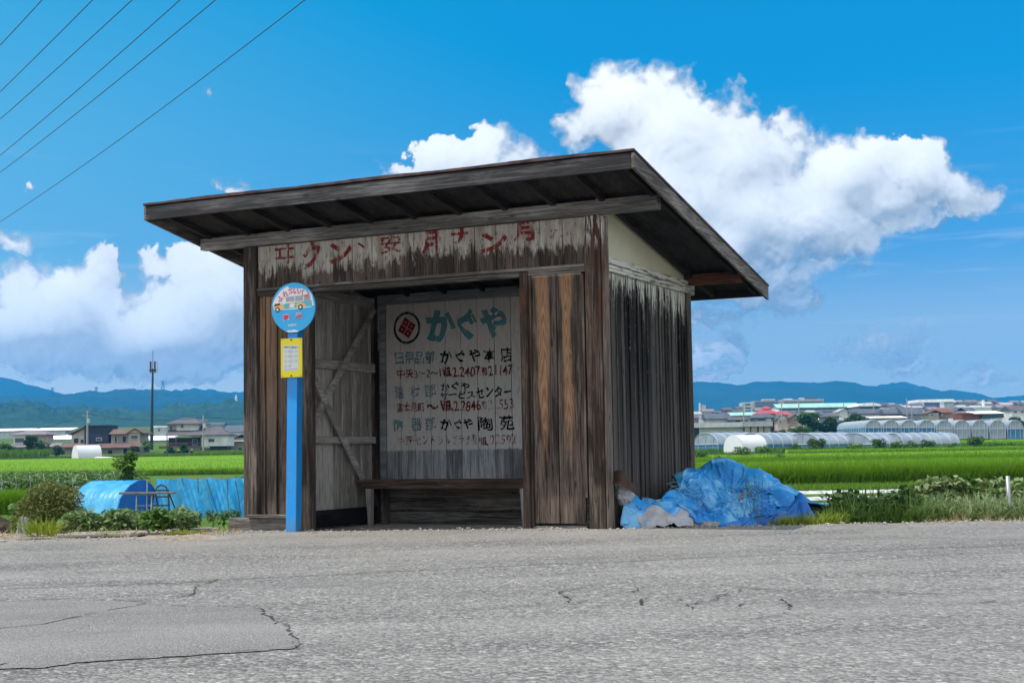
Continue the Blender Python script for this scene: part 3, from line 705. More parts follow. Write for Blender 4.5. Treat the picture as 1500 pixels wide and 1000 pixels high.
def _hash(ix, iy, k):
    n = (ix.astype(np.int64) * 374761393 + iy.astype(np.int64) * 668265263 + k * 974634777) & 0xffffffff
    n = ((n ^ (n >> 13)) * 1274126177) & 0xffffffff
    return ((n ^ (n >> 16)) & 0xffffff) / float(0xffffff)
def vnoise(x, y, k=0):
    ix = np.floor(x); iy = np.floor(y); fx = x - ix; fy = y - iy
    fx = fx * fx * fx * (fx * (fx * 6 - 15) + 10); fy = fy * fy * fy * (fy * (fy * 6 - 15) + 10)
    a = _hash(ix, iy, k); b = _hash(ix + 1, iy, k); c = _hash(ix, iy + 1, k); e = _hash(ix + 1, iy + 1, k)
    return a + (b - a) * fx + (c - a) * fy + (a - b - c + e) * fx * fy
def fbm(x, y, o=4, r=.5, k=0):
    t = 0; a = 1; s = 0
    for i in range(o): t = t + a * vnoise(x * 2 ** i + 17.3 * i, y * 2 ** i + 9.1 * i, k + i); s += a; a *= r
    return t / s
def blur(A, r):
    k = np.exp(-np.arange(-2 * r, 2 * r + 1) ** 2 / (2. * r * r)); k /= k.sum()
    A = np.apply_along_axis(lambda q: np.convolve(np.pad(q, 2 * r, 'edge'), k, 'valid'), 0, A)
    return np.apply_along_axis(lambda q: np.convolve(np.pad(q, 2 * r, 'edge'), k, 'valid'), 1, A)
def puff(x, y, k=0, sm=14.0):
    """smooth cell distance: round lumps"""
    ix = np.floor(x); iy = np.floor(y); acc = 0
    for dx in (-2, -1, 0, 1, 2):
        for dy in (-2, -1, 0, 1, 2):
            cx = ix + dx + _hash(ix + dx, iy + dy, k); cy = iy + dy + _hash(ix + dx, iy + dy, k + 5)
            acc = acc + np.exp(-sm * np.hypot(x - cx, y - cy))
    return -np.log(acc) / sm
WN = .55
mt, nb = mat('sunlit cumulus'); M['cloud'] = mt
at_ = nb.node('ShaderNodeAttribute', attribute_name='cover'); 
geo = nb.node('ShaderNodeAttribute', attribute_name='lumps').outputs['Vector']
nrm = nb.vm('NORMALIZE', nb.vm('ADD', nb.vm('SCALE', geo, nb.m('MULTIPLY', at_.outputs['Fac'], WN)), tuple(sd * (1 - WN) + Vector((0, -.12, 0)))))   # light scattered through the mass wraps round the lumps
df = nb.node('ShaderNodeBsdfDiffuse'); df.inputs[0].default_value = (.59, .59, .59, 1); nb.l.new(nrm, df.inputs['Normal'])
tp = nb.node('ShaderNodeBsdfTransparent'); ms = nb.node('ShaderNodeMixShader')
nb.l.new(at_.outputs['Fac'], ms.inputs[0]); nb.l.new(tp.outputs[0], ms.inputs[1]); nb.l.new(df.outputs[0], ms.inputs[2]); nb.l.new(ms.outputs[0], nb.n['Material Output'].inputs[0])
CD = 17000.0
def cloud(name, label, sel, x0, x1, y0, y1, step, gain=1.0, soft=(4.5, 34.0), bias=0.0):
    xs = np.arange(x0, x1 + step, step); ys = np.arange(y0, y1 + step, step); X, Y = np.meshgrid(xs, ys)
    wx = (fbm(X / 90, Y / 90, 4, .55, 11) - .5) * 60 + (fbm(X / 22, Y / 22, 3, .55, 41) - .5) * 16; wy = (fbm(X / 90, Y / 90, 4, .55, 31) - .5) * 50 + (fbm(X / 22, Y / 22, 3, .55, 61) - .5) * 16
    QX, QY = X + wx, Y + wy; f = np.full(X.shape, -1e3); dome = np.zeros(X.shape)
    for i in sel:
        (a, b, rx, ry) = HEAPS[i]; e = np.hypot((QX - a) / rx, (QY - b) / ry); sc = math.sqrt(rx * ry) if rx < 2.2 * ry else ry * 1.3
        g = (1 - e) * sc; mx = np.maximum(f, g); f = mx + 5 * np.log(np.exp(np.clip((f - mx) / 5, -40, 0)) + np.exp(np.clip((g - mx) / 5, -40, 0)))
        dome = np.maximum(dome, np.sqrt(np.maximum(1 - e * e, 0)) * sc)
    L = np.zeros(X.shape)
    for s, am, k in ((56, 26, 3), (25, 13, 23), (11, 5.5, 43), (5.5, 2.6, 63)):
        L += am * gain * (.40 - puff(QX / s, QY / s, k))
        if k == 23: L1 = L.copy()
    L += (fbm(X / 15, Y / 15, 6, .66, 81) - .5) * 22
    h = f + L + bias
    sf = soft[0] + (soft[1] - soft[0]) * np.clip((fbm(X / 110, Y / 110, 3, .5, 91) - .38) / .25 + np.clip((X - 1130) / 120, 0, .8) + np.clip((Y - 330) / 220, 0, .6), 0, 1)
    den = np.clip(h / sf + .1, 0, 1); den = den * den * (3 - 2 * den)
    veil = np.clip((fbm(X / 70, Y / 50, 6, .62, 101) - .36) / .3, 0, 1)
    if gain < 1: den *= np.clip((fbm(X / 26, Y / 15, 6, .62, 151) - .28) / .22, 0, 1)
    den *= 1 - .62 * (1 - veil) * np.clip((X - 960) / 200, 0, 1) * np.clip((Y - 270 + (X - 1200) * .12) / 110, 0, 1)
    rel = .40 * blur(np.clip(f, 0, 70), 14) - np.clip(-h, 0, 12) * .2
    full = 1.2 * blur(np.clip(f, -6, 70), 14) + .46 * blur(L1, 5) + .42 * blur(L - L1, 2) + (24 * fbm(X / 85, Y / 85, 2, .5, 121) + 6 * fbm(X / 26, Y / 26, 3, .5, 131)) * gain; gy, gx = np.gradient(full, step)
    nv = -(np.array(CR)[None, None] * gx[..., None] - np.array(CU)[None, None] * gy[..., None]) - np.array(_f)[None, None]
    nv /= np.linalg.norm(nv, axis=2)[..., None]
    keep = den > .004
    cell = keep[:-1, :-1] | keep[1:, :-1] | keep[:-1, 1:] | keep[1:, 1:]
    rx_ = (X - 750) / F_PX; ry_ = (500 - Y) / F_PX
    dirs = np.array(CR)[None, None] * rx_[..., None] + np.array(CU)[None, None] * ry_[..., None] + np.array(_f)[None, None]
    dirs /= dirs[..., 1:2]
    m_px = CD / F_PX
    front = dirs * (CD - rel * m_px)[..., None] + np.array([0, 0, CAMZ]); back = dirs * (CD + (np.maximum(dome, 0) * .8 + 3) * m_px)[..., None]
    I = np.arange(X.size).reshape(X.shape)
    q = np.stack([I[1:, :-1], I[1:, 1:], I[:-1, 1:], I[:-1, :-1]], -1)[cell]
    used = np.zeros(X.size, bool); used[q.ravel()] = True; mp = np.cumsum(used) - 1; n = int(used.sum())
    V = np.concatenate([front.reshape(-1, 3)[used], back.reshape(-1, 3)[used]]); q = mp[q]
    o = np_mesh(name, V, np.concatenate([q, q[:, ::-1] + n]), M['cloud'], None, True)
    at = o.data.attributes.new('cover', 'FLOAT', 'POINT'); at.data.foreach_set('value', np.concatenate([den.ravel()[used]] * 2).astype(np.float32))
    an = o.data.attributes.new('lumps', 'FLOAT_VECTOR', 'POINT'); nn = nv.reshape(-1, 3)[used]; an.data.foreach_set('vector', np.concatenate([nn, nn * -1]).astype(np.float32).ravel())
    return tag(o, label, 'cloud')
def pick(x0, x1, y0, y1): return [i for i, h in enumerate(HEAPS) if x0 <= h[0] <= x1 and y0 <= h[1] <= y1]
big = [i for i, h in enumerate(HEAPS) if 560 < h[0] < 1500 and h[1] < 470 and not (h[0] in (1045, 1040))]
cloud('cloud', 'huge white cumulus cloud towering behind the shelter roof', big, 540, 1500, 60, 520, 1.5)
cloud('cloud', 'wide bank of white cumulus low in the sky left of the shelter', [i for i, h in enumerate(HEAPS) if h[0] < 420 and h[1] > 330 and h[0] != 208], -140, 470, 320, 580, 1.6)
cloud('cloud', 'flat white cloud above the right mountain and the big white town building', [i for i, h in enumerate(HEAPS) if h[0] in (1305, 1330, 1250)], 1180, 1400, 460, 565, 1.6, .7, bias=9)
cloud('cloud', 'small white cloud at the right above the end of the mountain', [i for i, h in enumerate(HEAPS) if h[0] in (1415, 1430)], 1340, 1480, 500, 570, 1.6, .5, bias=8)
cloud('cloud', 'tiny cloud at the right edge just above the far ridge', [i for i, h in enumerate(HEAPS) if h[0] == 1486], 1445, 1540, 530, 575, 1.6, .4, bias=6)
cloud('cloud', 'pale low cloud right beside the back corner of the shelter', [i for i, h in enumerate(HEAPS) if h[0] in (1045, 1040, 1030, 960)], 900, 1130, 440, 580, 1.6, .7, bias=7)
cloud('cloud', 'small cloud peeping over the left part of the shelter roof', [i for i, h in enumerate(HEAPS) if h[0] == 345], 295, 400, 255, 310, 1.4, .5)
cloud('cloud', 'wisp of cloud at the left edge under the lowest power line', [i for i, h in enumerate(HEAPS) if h[0] == 45], 20, 80, 240, 285, 1.3, .5)
cloud('cloud', 'wisp of cloud in the open blue sky right of the power lines', [i for i, h in enumerate(HEAPS) if h[0] == 316], 290, 345, 110, 160, 1.3, .5)
# ================================================================== ground and road
def road_z(X, Y):
    a = min(max((X + 2.6) / 3.3, 0), 1); b = min(max((Y - 5) / 6.5, 0), 1)
    a = a * a * (3 - 2 * a); b = b * b * (3 - 2 * b)
    return .045 * a * b + .012 * (mnoise.noise(Vector((X * .35, Y * .5, 3.1)))) + .006 * mnoise.noise(Vector((X * 1.3, Y * 1.7, 9.1)))
EDGE = [(-60, 12.4), (-4.5, 12.42), (-3.1, 12.55), (-2.75, 13.2), (-2.52, 13.36), (.74, 11.85), (.9, 11.86), (1.3, 12.0), (2.8, 12.05), (4.4, 11.95), (60, 11.9)]
def edge_y(X):
    y = float(np.interp(X, [e[0] for e in EDGE], [e[1] for e in EDGE]))
    j = .0 if -2.5 < X < .74 else 1.0
    return y + j * (.07 * mnoise.noise(Vector((X * 1.6, 0, 5))) + .04 * mnoise.noise(Vector((X * 6, 0, 7))))
xs = np.concatenate([np.linspace(-60, -9, 26)[:-1], np.linspace(-9, 9, 361), np.linspace(9, 60, 26)[1:]])
ts = np.concatenate([np.linspace(0, .62, 30)[:-1], np.linspace(.62, 1, 150)])
Y0 = -10.0
V = []; 
for t in ts:
    for x in xs:
        y = Y0 + (edge_y(x) + .0 - Y0) * t; V.append((x, y, road_z(x, y) - (.0 if t < 1 else .03)))
nx, ny = len(xs), len(ts)
I = np.arange(nx * ny).reshape(ny, nx)
Fq = np.stack([I[:-1, :-1], I[:-1, 1:], I[1:, 1:], I[1:, :-1]], -1).reshape(-1, 4)

def asphalt(name, scale, lo, hi, mid, bstr):
    mt, nb = mat(name); co = objco(nb)
    w = nb.noise(co, 3, 3, .6, col=True)
    c1 = nb.voro(co, scale, 'F1', 'Color'); d1 = nb.voro(co, scale, 'F1', 'Distance')
    c2 = nb.voro(nb.vm('ADD', co, (3.3, 1.7, 0)), scale * .45, 'F1', 'Color'); d2 = nb.voro(nb.vm('ADD', co, (3.3, 1.7, 0)), scale * .45, 'F1', 'Distance')
    s1 = nb.sep(c1)[0]; s2 = nb.sep(c2)[1]
    col = nb.mix(nb.mr(s1, .15, .95), lo, hi)
    col = nb.mix(nb.m('MULTIPLY', nb.mr(s2, .72, .9), nb.mr(d2, .42, .30)), col, mid)
    col = nb.mix(nb.mr(nb.noise(co, scale * 1.6, 2, .7), .57, .66, 0, .85), col, tuple(c * .2 for c in lo))
    big = nb.noise(nb.vm('MULTIPLY', co, (.5, 1.6, 1)), 1, 5, .6)
    col = nb.mix(nb.mr(big, .4, .75, 0, .42), col, tuple(c * 1.25 for c in hi))
    col = nb.mix(nb.mr(nb.noise(nb.vm('MULTIPLY', co, (.25, 2.6, 1)), 1, 4, .6), .56, .75, 0, .15), col, lo)
    tr_ = nb.m('ADD', nb.m('SUBTRACT', nb.sep(co)[1], nb.m('MULTIPLY', nb.sep(co)[0], .26)), nb.m('MULTIPLY', nb.noise(co, .4, 3), 1.2))   # wheel tracks run along the road
    col = nb.mix(nb.m('MULTIPLY', nb.mr(nb.m('PINGPONG', nb.m('MULTIPLY', tr_, .55), .5), .12, .40, 0, .32), nb.mr(nb.noise(co, .7, 4), .35, .6)), col, (.30, .287, .268))
    col = nb.mix(nb.mr(nb.noise(nb.vm('MULTIPLY', co, (.6, 1.1, 1)), .8, 5, .65), .56, .70, 0, .5), col, (.12, .115, .11))
    edge = nb.mr(nb.m('ADD', nb.sep(co)[1], nb.mr(nb.noise(co, 1.2, 4), .3, .7, -.9, .9)), 10.6, 12.4, 0, .6)
    col = nb.mix(edge, col, (.30, .275, .235))
    C(nb, col); nb.b.inputs['Roughness'].default_value = .92; nb.b.inputs['Specular IOR Level'].default_value = .25
    h = nb.m('SUBTRACT', nb.m('MULTIPLY', s1, .6), nb.m('ADD', d1, nb.m('MULTIPLY', d2, .6)))
    h = nb.m('ADD', h, nb.m('MULTIPLY', nb.noise(co, scale * .12, 4), .8))
    nb.l.new(nb.bump(h, bstr, .012), nb.b.inputs['Normal'])
    return mt
M['asphalt'] = asphalt('coarse worn asphalt', 58, (.105, .100, .093), (.275, .262, .244), (.40, .38, .35), 1.0)
M['asph2'] = asphalt('fine patch asphalt', 130, (.155, .148, .139), (.255, .244, .229), (.34, .325, .31), .7)
road = np_mesh('road', V, Fq, M['asphalt'], None, True); tag(road, kind='structure')
def rp(px, py, dz=.003):
    """point of the road surface seen there"""
    v = ray(px, py); t = -CAMZ / v.z
    for _ in range(4):
        q = CAM + v * t; t = (road_z(q.x, q.y) - CAMZ) / v.z
    q = CAM + v * t; return Vector((q.x, q.y, road_z(q.x, q.y) + dz))
pp = [(-60, 985), (60, 978), (150, 968), (260, 962), (360, 955), (440, 949), (436, 938), (408, 916), (396, 903), (372, 889), (300, 886), (180, 884), (90, 880), (-60, 884)]
poly = []
for i in range(len(pp)):
    a = rp(*pp[i]); b = rp(*pp[(i + 1) % len(pp)])
    for k in range(8):
        q = a.lerp(b, k / 8); j = .018 if i not in (13,) else 0
        poly.append((q.x + random.uniform(-j, j), q.y + random.uniform(-j, j)))
bm = bmesh.new(); f = bm.faces.new([bm.verts.new((x, y, 0)) for x, y in poly]); bmesh.ops.triangulate(bm, faces=[f])
bmesh.ops.subdivide_edges(bm, edges=bm.edges[:], cuts=5, use_grid_fill=True)
for v_ in bm.verts: v_.co.z = road_z(v_.co.x, v_.co.y) + .004
me = bpy.data.meshes.new('patch'); bm.to_mesh(me); bm.free()
tag(link('road_patch', me, M['asph2'], None, True), kind='structure')
# cracks: thin broken dark ribbons
M['crack'] = plain('crack dirt', (.03, .028, .026), .95, .3, 30)
CR_ = MB()
def crack(pts, w=.012, gap=.12, j=.03, dz=.006):
    P = [rp(*p, dz=dz) for p in pts]; line = []
    for a, b in zip(P[:-1], P[1:]):
        n = max(2, int((b - a).length / .045))
        for k in range(n): line.append(a.lerp(b, k / n))
    line.append(P[-1]); off = random.uniform(0, 100); L = []
    for i, q in enumerate(line):
        t = (line[min(i + 1, len(line) - 1)] - line[max(i - 1, 0)]); nrm = Vector((-t.y, t.x, 0)).normalized()
        s = j * (mnoise.noise(Vector((i * .23, off, 0))) + .6 * mnoise.noise(Vector((i * .7, off, 5))))
        ww = w * .72 * max(.12, .55 + .9 * mnoise.noise(Vector((i * .35, off, 9))))
        L.append((q + nrm * s, nrm * ww * .5))
    for i in range(len(L) - 1):
        if random.random() < gap: continue
        a, wa = L[i]; b, wb = L[i + 1]
        CR_.add([a - wa, a + wa, b + wb, b - wb], [(0, 1, 2, 3)])
crack([(-60, 985), (60, 978), (150, 968), (260, 962), (360, 955), (440, 949)], .010, .42, .05)
crack([(440, 949), (436, 938), (408, 916), (396, 903), (372, 889), (330, 892), (372, 886)], .016, .3, .05)
crack([(-40, 925), (60, 915), (110, 905), (170, 893), (215, 884)], .018, .15); crack([(-10, 880), (30, 876), (130, 878), (230, 882)], .02, .35)
crack([(40, 940), (110, 925), (125, 918)], .012, .3); crack([(0, 975), (10, 973)], .02)
crack([(180, 882), (280, 872), (285, 858), (310, 852), (322, 848)], .025, .2, .05); crack([(200, 886), (330, 889)], .02, .4, .04)
crack([(640, 797), (700, 796), (760, 795), (815, 796)], .03, .22, .04, .01); crack([(450, 795), (560, 790), (640, 792)], .02, .5, .05); crack([(380, 800), (440, 798)], .02, .4)
crack([(818, 872), (835, 864), (865, 856), (900, 853), (980, 855), (1060, 858)], .022, .25, .04); crack([(818, 872), (838, 884), (858, 880)], .018, .3)
crack([(925, 868), (938, 860), (960, 856)], .018, .1, .03); crack([(934, 886), (940, 878), (965, 876), (1000, 879)], .018, .25)
crack([(1005, 888), (1040, 880), (1060, 873), (1092, 864)], .02, .1, .06); crack([(1080, 861), (1140, 864), (1200, 866), (1290, 868), (1400, 872)], .018, .25, .05)
crack([(1150, 878), (1152, 896), (1160, 905)], .02, .3); crack([(1300, 873), (1400, 868), (1480, 861)], .02, .5, .05); crack([(1020, 884), (1018, 892)], .015, .2)
crack([(1080, 888), (1092, 884)], .02, .1); crack([(1340, 880), (1420, 884), (1500, 878)], .02, .5, .05)
crack([(560, 842), (700, 838), (800, 836)], .014, .55, .05); crack([(900, 806), (1050, 801), (1200, 800)], .016, .6, .06)
for a_ in ([(0, 858), (200, 850), (420, 842), (600, 838)], [(560, 905), (700, 893), (830, 880)], [(700, 828), (900, 815), (1100, 808), (1400, 800)], [(1100, 905), (1300, 893), (1500, 890)], [(420, 870), (560, 872), (720, 866), (818, 870)], [(60, 812), (260, 808), (420, 806)], [(900, 925), (1060, 935), (1240, 928)], [(1180, 845), (1320, 838), (1500, 834)]):
    crack(a_, .011, .45, .06)
tag(CR_.build('road_crack', M['crack']), kind='structure')

# the wide ground sheet, dropping away behind the road to the lower fields
ys = np.concatenate([np.linspace(-60, 8, 12), np.linspace(9, 32, 110), np.geomspace(33, 1500, 90), np.geomspace(1700, 6350, 12)])
us = np.linspace(-1, 1, 161)
V = []
for y in ys:
    wid = 30 + max(y, 0) * .5
    for q in us:
        x = q * wid; z = gz(y)
        if 12 < y < 34: z += .05 * mnoise.noise(Vector((x * .7, y * .7, 1))) + .03 * mnoise.noise(Vector((x * 2.5, y * 2.5, 2)))
        if 11.5 < y < 14.5 and x < -2.7: z += .03 + .045 * mnoise.noise(Vector((x * 3, y * 3, 12)))
        if 11.5 < y < 14.5 and x > .8: z += .035
        if y < 11: z = -.12
        V.append((x, y, z))
I = np.arange(len(V)).reshape(len(ys), len(us))
Fq = np.stack([I[:-1, :-1], I[:-1, 1:], I[1:, 1:], I[1:, :-1]], -1).reshape(-1, 4)
mt, nb = mat('soil and field ground'); co = objco(nb); n1 = nb.noise(co, .9, 6, .65); n2 = nb.noise(co, .05, 4); n3 = nb.noise(co, 14, 4, .7)
dirt = nb.mix(nb.mr(n3, .35, .7), (.13, .095, .065), (.36, .30, .23)); dirt = nb.mix(nb.mr(n1, .45, .65), dirt, (.31, .285, .24))
gr = nb.mix(nb.mr(n1, .35, .65), (.045, .10, .01), (.085, .15, .018)); gr = nb.mix(nb.mr(n2, .55, .65), gr, (.11, .12, .035))
C(nb, nb.mix(nb.mr(nb.sep(co)[1], 15, 24), dirt, gr)); nb.b.inputs['Roughness'].default_value = .95; nb.b.inputs['Specular IOR Level'].default_value = .1
nb.l.new(nb.bump(nb.m('ADD', n1, n3), .6, .03), nb.b.inputs['Normal'])
M['ground'] = mt
tag(np_mesh('ground', V, Fq, mt, None, True), kind='structure')
# ================================================================== heap of old blue tarpaulins beside the shelter
M['grassy'] = leafmat('yellow green grass', (.16, .24, .02), (.36, .40, .06), .4)
M['grass'] = leafmat('fresh grass', (.06, .15, .015), (.15, .27, .03), .4)
M['weed'] = leafmat('dull green weeds', (.045, .10, .02), (.12, .19, .045), .35)
M['pale'] = leafmat('pale green weeds', (.13, .19, .07), (.30, .36, .18), .3)
M['dry'] = leafmat('dry straw grass', (.30, .25, .12), (.52, .45, .26), .3)
M['crop'] = leafmat('broad crop leaves', (.05, .13, .025), (.17, .28, .07), .35)
M['potato'] = leafmat('grey green crop leaves', (.075, .14, .05), (.22, .31, .13), .3)
M['bush'] = leafmat('bush leaves', (.035, .09, .015), (.11, .20, .035), .35)
M['darkleaf'] = leafmat('dark garden foliage', (.02, .055, .015), (.06, .12, .03), .3)
M['stem'] = plain('dry stem', (.19, .15, .08), .9, .3, 8)
M['stemg'] = plain('green stem', (.09, .13, .03), .9, .3, 8)

def tarpmat(name, base, deep, faded, fadeamt):
    mt, nb = mat(name); co = objco(nb)
    n1 = nb.noise(co, 2.2, 4, .55, .8); n2 = nb.noise(co, 5.5, 5, .6, .7); n3 = nb.noise(nb.vm('MULTIPLY', co, (90, 25, 90)), 1, 3)
    col = nb.mix(nb.mr(n1, .38, .62), deep, base)
    fd = nb.m('MULTIPLY', nb.mr(nb.m('ADD', n2, nb.m('MULTIPLY', nb.m('SUBTRACT', n1, .5), .5)), .50, .64), fadeamt)
    col = nb.mix(fd, col, faded)
    col = nb.mix(nb.mr(n3, .62, .75, 0, .35), col, faded)
    col = nb.mix(nb.mr(nb.noise(co, 2.1, 5, .7), .62, .75, 0, .6), col, (.14, .13, .11))
    C(nb, col); nb.b.inputs['Roughness'].default_value = .5; nb.b.inputs['Specular IOR Level'].default_value = .35
    nb.l.new(nb.bump(nb.m('ADD', n2, nb.m('MULTIPLY', n3, .2)), .2, .02), nb.b.inputs['Normal'])
    return mt
M['tarp'] = tarpmat('torn faded blue tarpaulin', (.012, .27, .63), (.007, .15, .42), (.27, .56, .78), .6)
M['tarp2'] = tarpmat('royal blue tarpaulin', (.012, .17, .56), (.008, .085, .32), (.06, .28, .62), .4)
M['sack'] = plain('dirty white sack cloth', (.38, .38, .40), .85, .3, 9, bump=.8)
M['rust'] = plain('rusty brown sheet', (.045, .024, .017), .75, .5, 12, bump=.4)

def rdg(x, y, k, o=4, r=.55):
    t = 0; a = 1; s = 0
    for i in range(o):
        t = t + a * (1 - np.abs(2 * vnoise(x * 2 ** i + 13 * i, y * 2 ** i + 7 * i, k + i) - 1)); s += a; a *= r
    return t / s
# what lies under the sheets: bundles and boxes as a height field (metres over the ground), then the sheets are dropped on it
HUMPS = [(1.02, 12.22, .20, .16, .25), (1.30, 12.45, .24, .22, .33), (1.62, 12.85, .30, .28, .50), (1.90, 13.05, .26, .30, .60), (2.15, 12.95, .24, .26, .50), (2.38, 12.80, .22, .24, .34), (2.62, 12.70, .2, .18, .20), (1.45, 12.15, .18, .12, .17), (2.0, 12.35, .25, .18, .24), (2.25, 12.3, .16, .13, .15), (2.46, 12.30, .05, .12, .30), (1.75, 12.2, .14, .12, .16), (.98, 12.12, .12, .12, .30), (1.16, 12.02, .12, .08, .16), (1.28, 12.03, .19, .12, .25)]
def under(x, y):
    h = np.full(np.shape(x), .0)
    for (cx_, cy_, a_, b_, H_) in HUMPS:
        d = np.maximum(1 - ((x - cx_) / (a_ * 1.5)) ** 2 - ((y - cy_) / (b_ * 1.5)) ** 2, 0); h = np.maximum(h, H_ * d ** .55)
    return h + np.interp(y, _PY, _PZ) + .055
def cloth(name, label, o, ax, ay, nu, nv, sp, slack, mt, steps=110, z0=.95, seed=1, tear=None, cat='tarpaulin'):
    """a woven sheet (nu x nv points) let fall on what lies there: position based dynamics"""
    r = np.random.default_rng(seed); U, V_ = np.meshgrid(np.arange(nu), np.arange(nv)); d0 = sp * slack
    P = np.zeros((nv, nu, 3)); P[..., 0] = o[0] + (ax[0] * U + ay[0] * V_) * d0; P[..., 1] = o[1] + (ax[1] * U + ay[1] * V_) * d0
    P[..., 2] = under(P[..., 0], P[..., 1]) + .05 + .05 * fbm(U / 9., V_ / 9., 3, .6, 300 + seed) + r.uniform(0, .012, U.shape)
    Q = P.copy(); W = [((0, 1), sp, 1.), ((1, 0), sp, 1.), ((1, 1), sp * 1.414, .5), ((1, -1), sp * 1.414, .5), ((0, 2), sp * 2, .07), ((2, 0), sp * 2, .07)]
    for it in range(steps):
        vel = (P - Q) * .90; Q = P.copy(); P = P + vel; P[..., 2] -= .0022
        for k in range(7):
            for (dv, du), L0, st in W:
                for par in (0, 1):
                    if du >= 0: A = P[:nv - dv, :nu - du]; B_2 = P[dv:, du:]
                    else: A = P[:nv - dv, -du:]; B_2 = P[dv:, :nu + du]
                    if dv: A = A[(par * dv)::2 * dv] if dv == 1 else A[par::2]; B_2 = B_2[(par * dv)::2 * dv] if dv == 1 else B_2[par::2]
                    else: A = A[:, par::2]; B_2 = B_2[:, par::2]
                    D_ = B_2 - A; l = np.sqrt((D_ ** 2).sum(-1, keepdims=True)) + 1e-9; c = D_ * ((l - L0) / l * .5 * st); A += c; B_2 -= c
            x, y = P[..., 0], P[..., 1]; g = under(x, y); hit = P[..., 2] < g
            P[..., 2] = np.where(hit, g, P[..., 2])
            # the shelter wall keeps the sheet out
            w_ = (x - HX) * lx.x + (y - HY) * lx.y; pen = np.clip(3.69 - w_, 0, .3) * ((y - HY) * ly.y + (x - HX) * ly.x > -.02)
            P[..., 0] += pen * lx.x; P[..., 1] += pen * lx.y
            P[..., :2] = np.where(hit[..., None], P[..., :2] * .35 + Q[..., :2] * .65, P[..., :2])
    I = np.arange(nu * nv).reshape(nv, nu); Fq = np.stack([I[:-1, :-1], I[:-1, 1:], I[1:, 1:], I[1:, :-1]], -1).reshape(-1, 4)
    if tear is not None:
        keep = np.ones(len(Fq), bool); t = fbm(U / 16., V_ / 9., 5, .62, 400 + seed)[:-1, :-1].ravel(); ed = np.minimum(np.minimum(U, nu - 1 - U), np.minimum(V_, nv - 1 - V_))[:-1, :-1].ravel()
        Fq = Fq[(t + np.clip(ed / 12., 0, 1) * .16) > tear]
    o_ = np_mesh(name, P.reshape(-1, 3), Fq, mt, None, True); m_ = o_.modifiers.new('smooth', 'SUBSURF'); m_.levels = m_.render_levels = 1; q_ = o_.modifiers.new('thick', 'SOLIDIFY'); q_.thickness = .003
    return tag(o_, label, cat)
M['tarp3'] = tarpmat('teal blue tarpaulin', (.015, .27, .52), (.010, .18, .40), (.16, .46, .64), .45)
cloth('tarpaulin', 'smooth teal blue tarpaulin over the top and right side of the heap by the shelter', (1.45, 12.45), (1, .12), (-.1, 1), 82, 60, .021, .97, M['tarp3'], seed=3)
tarp = cloth('tarpaulin', 'torn pale blue tarpaulin crumpled over junk at the right corner of the shelter', (.80, 12.06), (1, .04), (.10, 1), 132, 74, .0165, .73, M['tarp'], seed=5, tear=.33)
cloth('tarpaulin', 'small torn blue rag of tarpaulin hanging at the foot of the shelter corner post', (.80, 11.84), (1, .05), (.12, 1), 22, 40, .0165, .82, M['tarp'], seed=12, tear=.36)
cloth('sack_cloth', 'dirty white sack cloth bulging out under the front of the tarpaulin heap', (1.02, 11.78), (1, .05), (.0, 1), 42, 44, .0125, .93, M['sack'], seed=14, cat='sack')
cloth('tarpaulin', 'royal blue tarpaulin spread at the right foot of the heap with one tented fold', (1.42, 11.92), (1, .09), (.05, 1), 108, 34, .0175, .86, M['tarp2'], seed=8)
# tattered strings of woven plastic hanging on the heap
gx_, gy_ = np.meshgrid(np.linspace(.9, 2.85, 80), np.linspace(12.0, 13.6, 60)); gz_ = under(gx_, gy_) - .06 - .03 * fbm(gx_ * 6, gy_ * 6, 3, .6, 500)
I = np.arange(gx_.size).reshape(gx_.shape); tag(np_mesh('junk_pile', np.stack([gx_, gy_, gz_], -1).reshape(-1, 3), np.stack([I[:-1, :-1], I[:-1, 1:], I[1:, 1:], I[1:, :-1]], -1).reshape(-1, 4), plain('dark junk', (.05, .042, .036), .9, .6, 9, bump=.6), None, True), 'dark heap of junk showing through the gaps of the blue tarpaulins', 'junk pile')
M['fibre'] = plain('frayed tarpaulin fibres', (.16, .42, .58), .6, .3, 8)
fb = MB()
for i in range(130):
    px = random.uniform(990, 1110); py = random.uniform(700, 742); q = at(px, py, random.uniform(11.75, 12.05)); 
    if q.z < .03: continue
    dx, dz = random.uniform(-.14, .22), random.uniform(-.10, .02); n = 5
    fb.tube([q + Vector((dx * k / n, -.03 * math.sin(k * .8), dz * (k / n) ** 1.4 + .012 * math.sin(k * 1.7 + i))) for k in range(n + 1)], .0012, 3, False)
o = fb.build('fibres', M['fibre'], None); o.parent = tarp
def lump(name, c, r, mt, label, cat, amp=.18, k=0, parent=None, flat=None):
    bm = bmesh.new(); bmesh.ops.create_icosphere(bm, subdivisions=5, radius=1)
    for v_ in bm.verts:
        p = v_.co.copy(); n = mnoise.fractal(p * 1.6 + Vector((k, 0, 0)), 1, 2, 4) * amp + (1 - abs(mnoise.noise(p * 3 + Vector((0, k, 0)))) - .7) * amp * .8
        p *= 1 + n
        v_.co = Vector((p.x * r[0], p.y * r[1], p.z * r[2]))
        if flat is not None: v_.co.z = max(v_.co.z, flat)
    me = bpy.data.meshes.new(name); bm.to_mesh(me); bm.free()
    o = link(name, me, mt, parent, True, loc=c); return tag(o, label, cat)
q = at(916, 713, 12.0); lump('bundle', (q.x, q.y + .05, q.z - .06), (.075, .08, .09), M['sack'], 'small pale bundle under the rusty brown sheet beside the shelter corner', 'bundle', .2, 8)
rs = MB(); q = at(914, 704, 11.93); nu, nv = 18, 12; vs = []
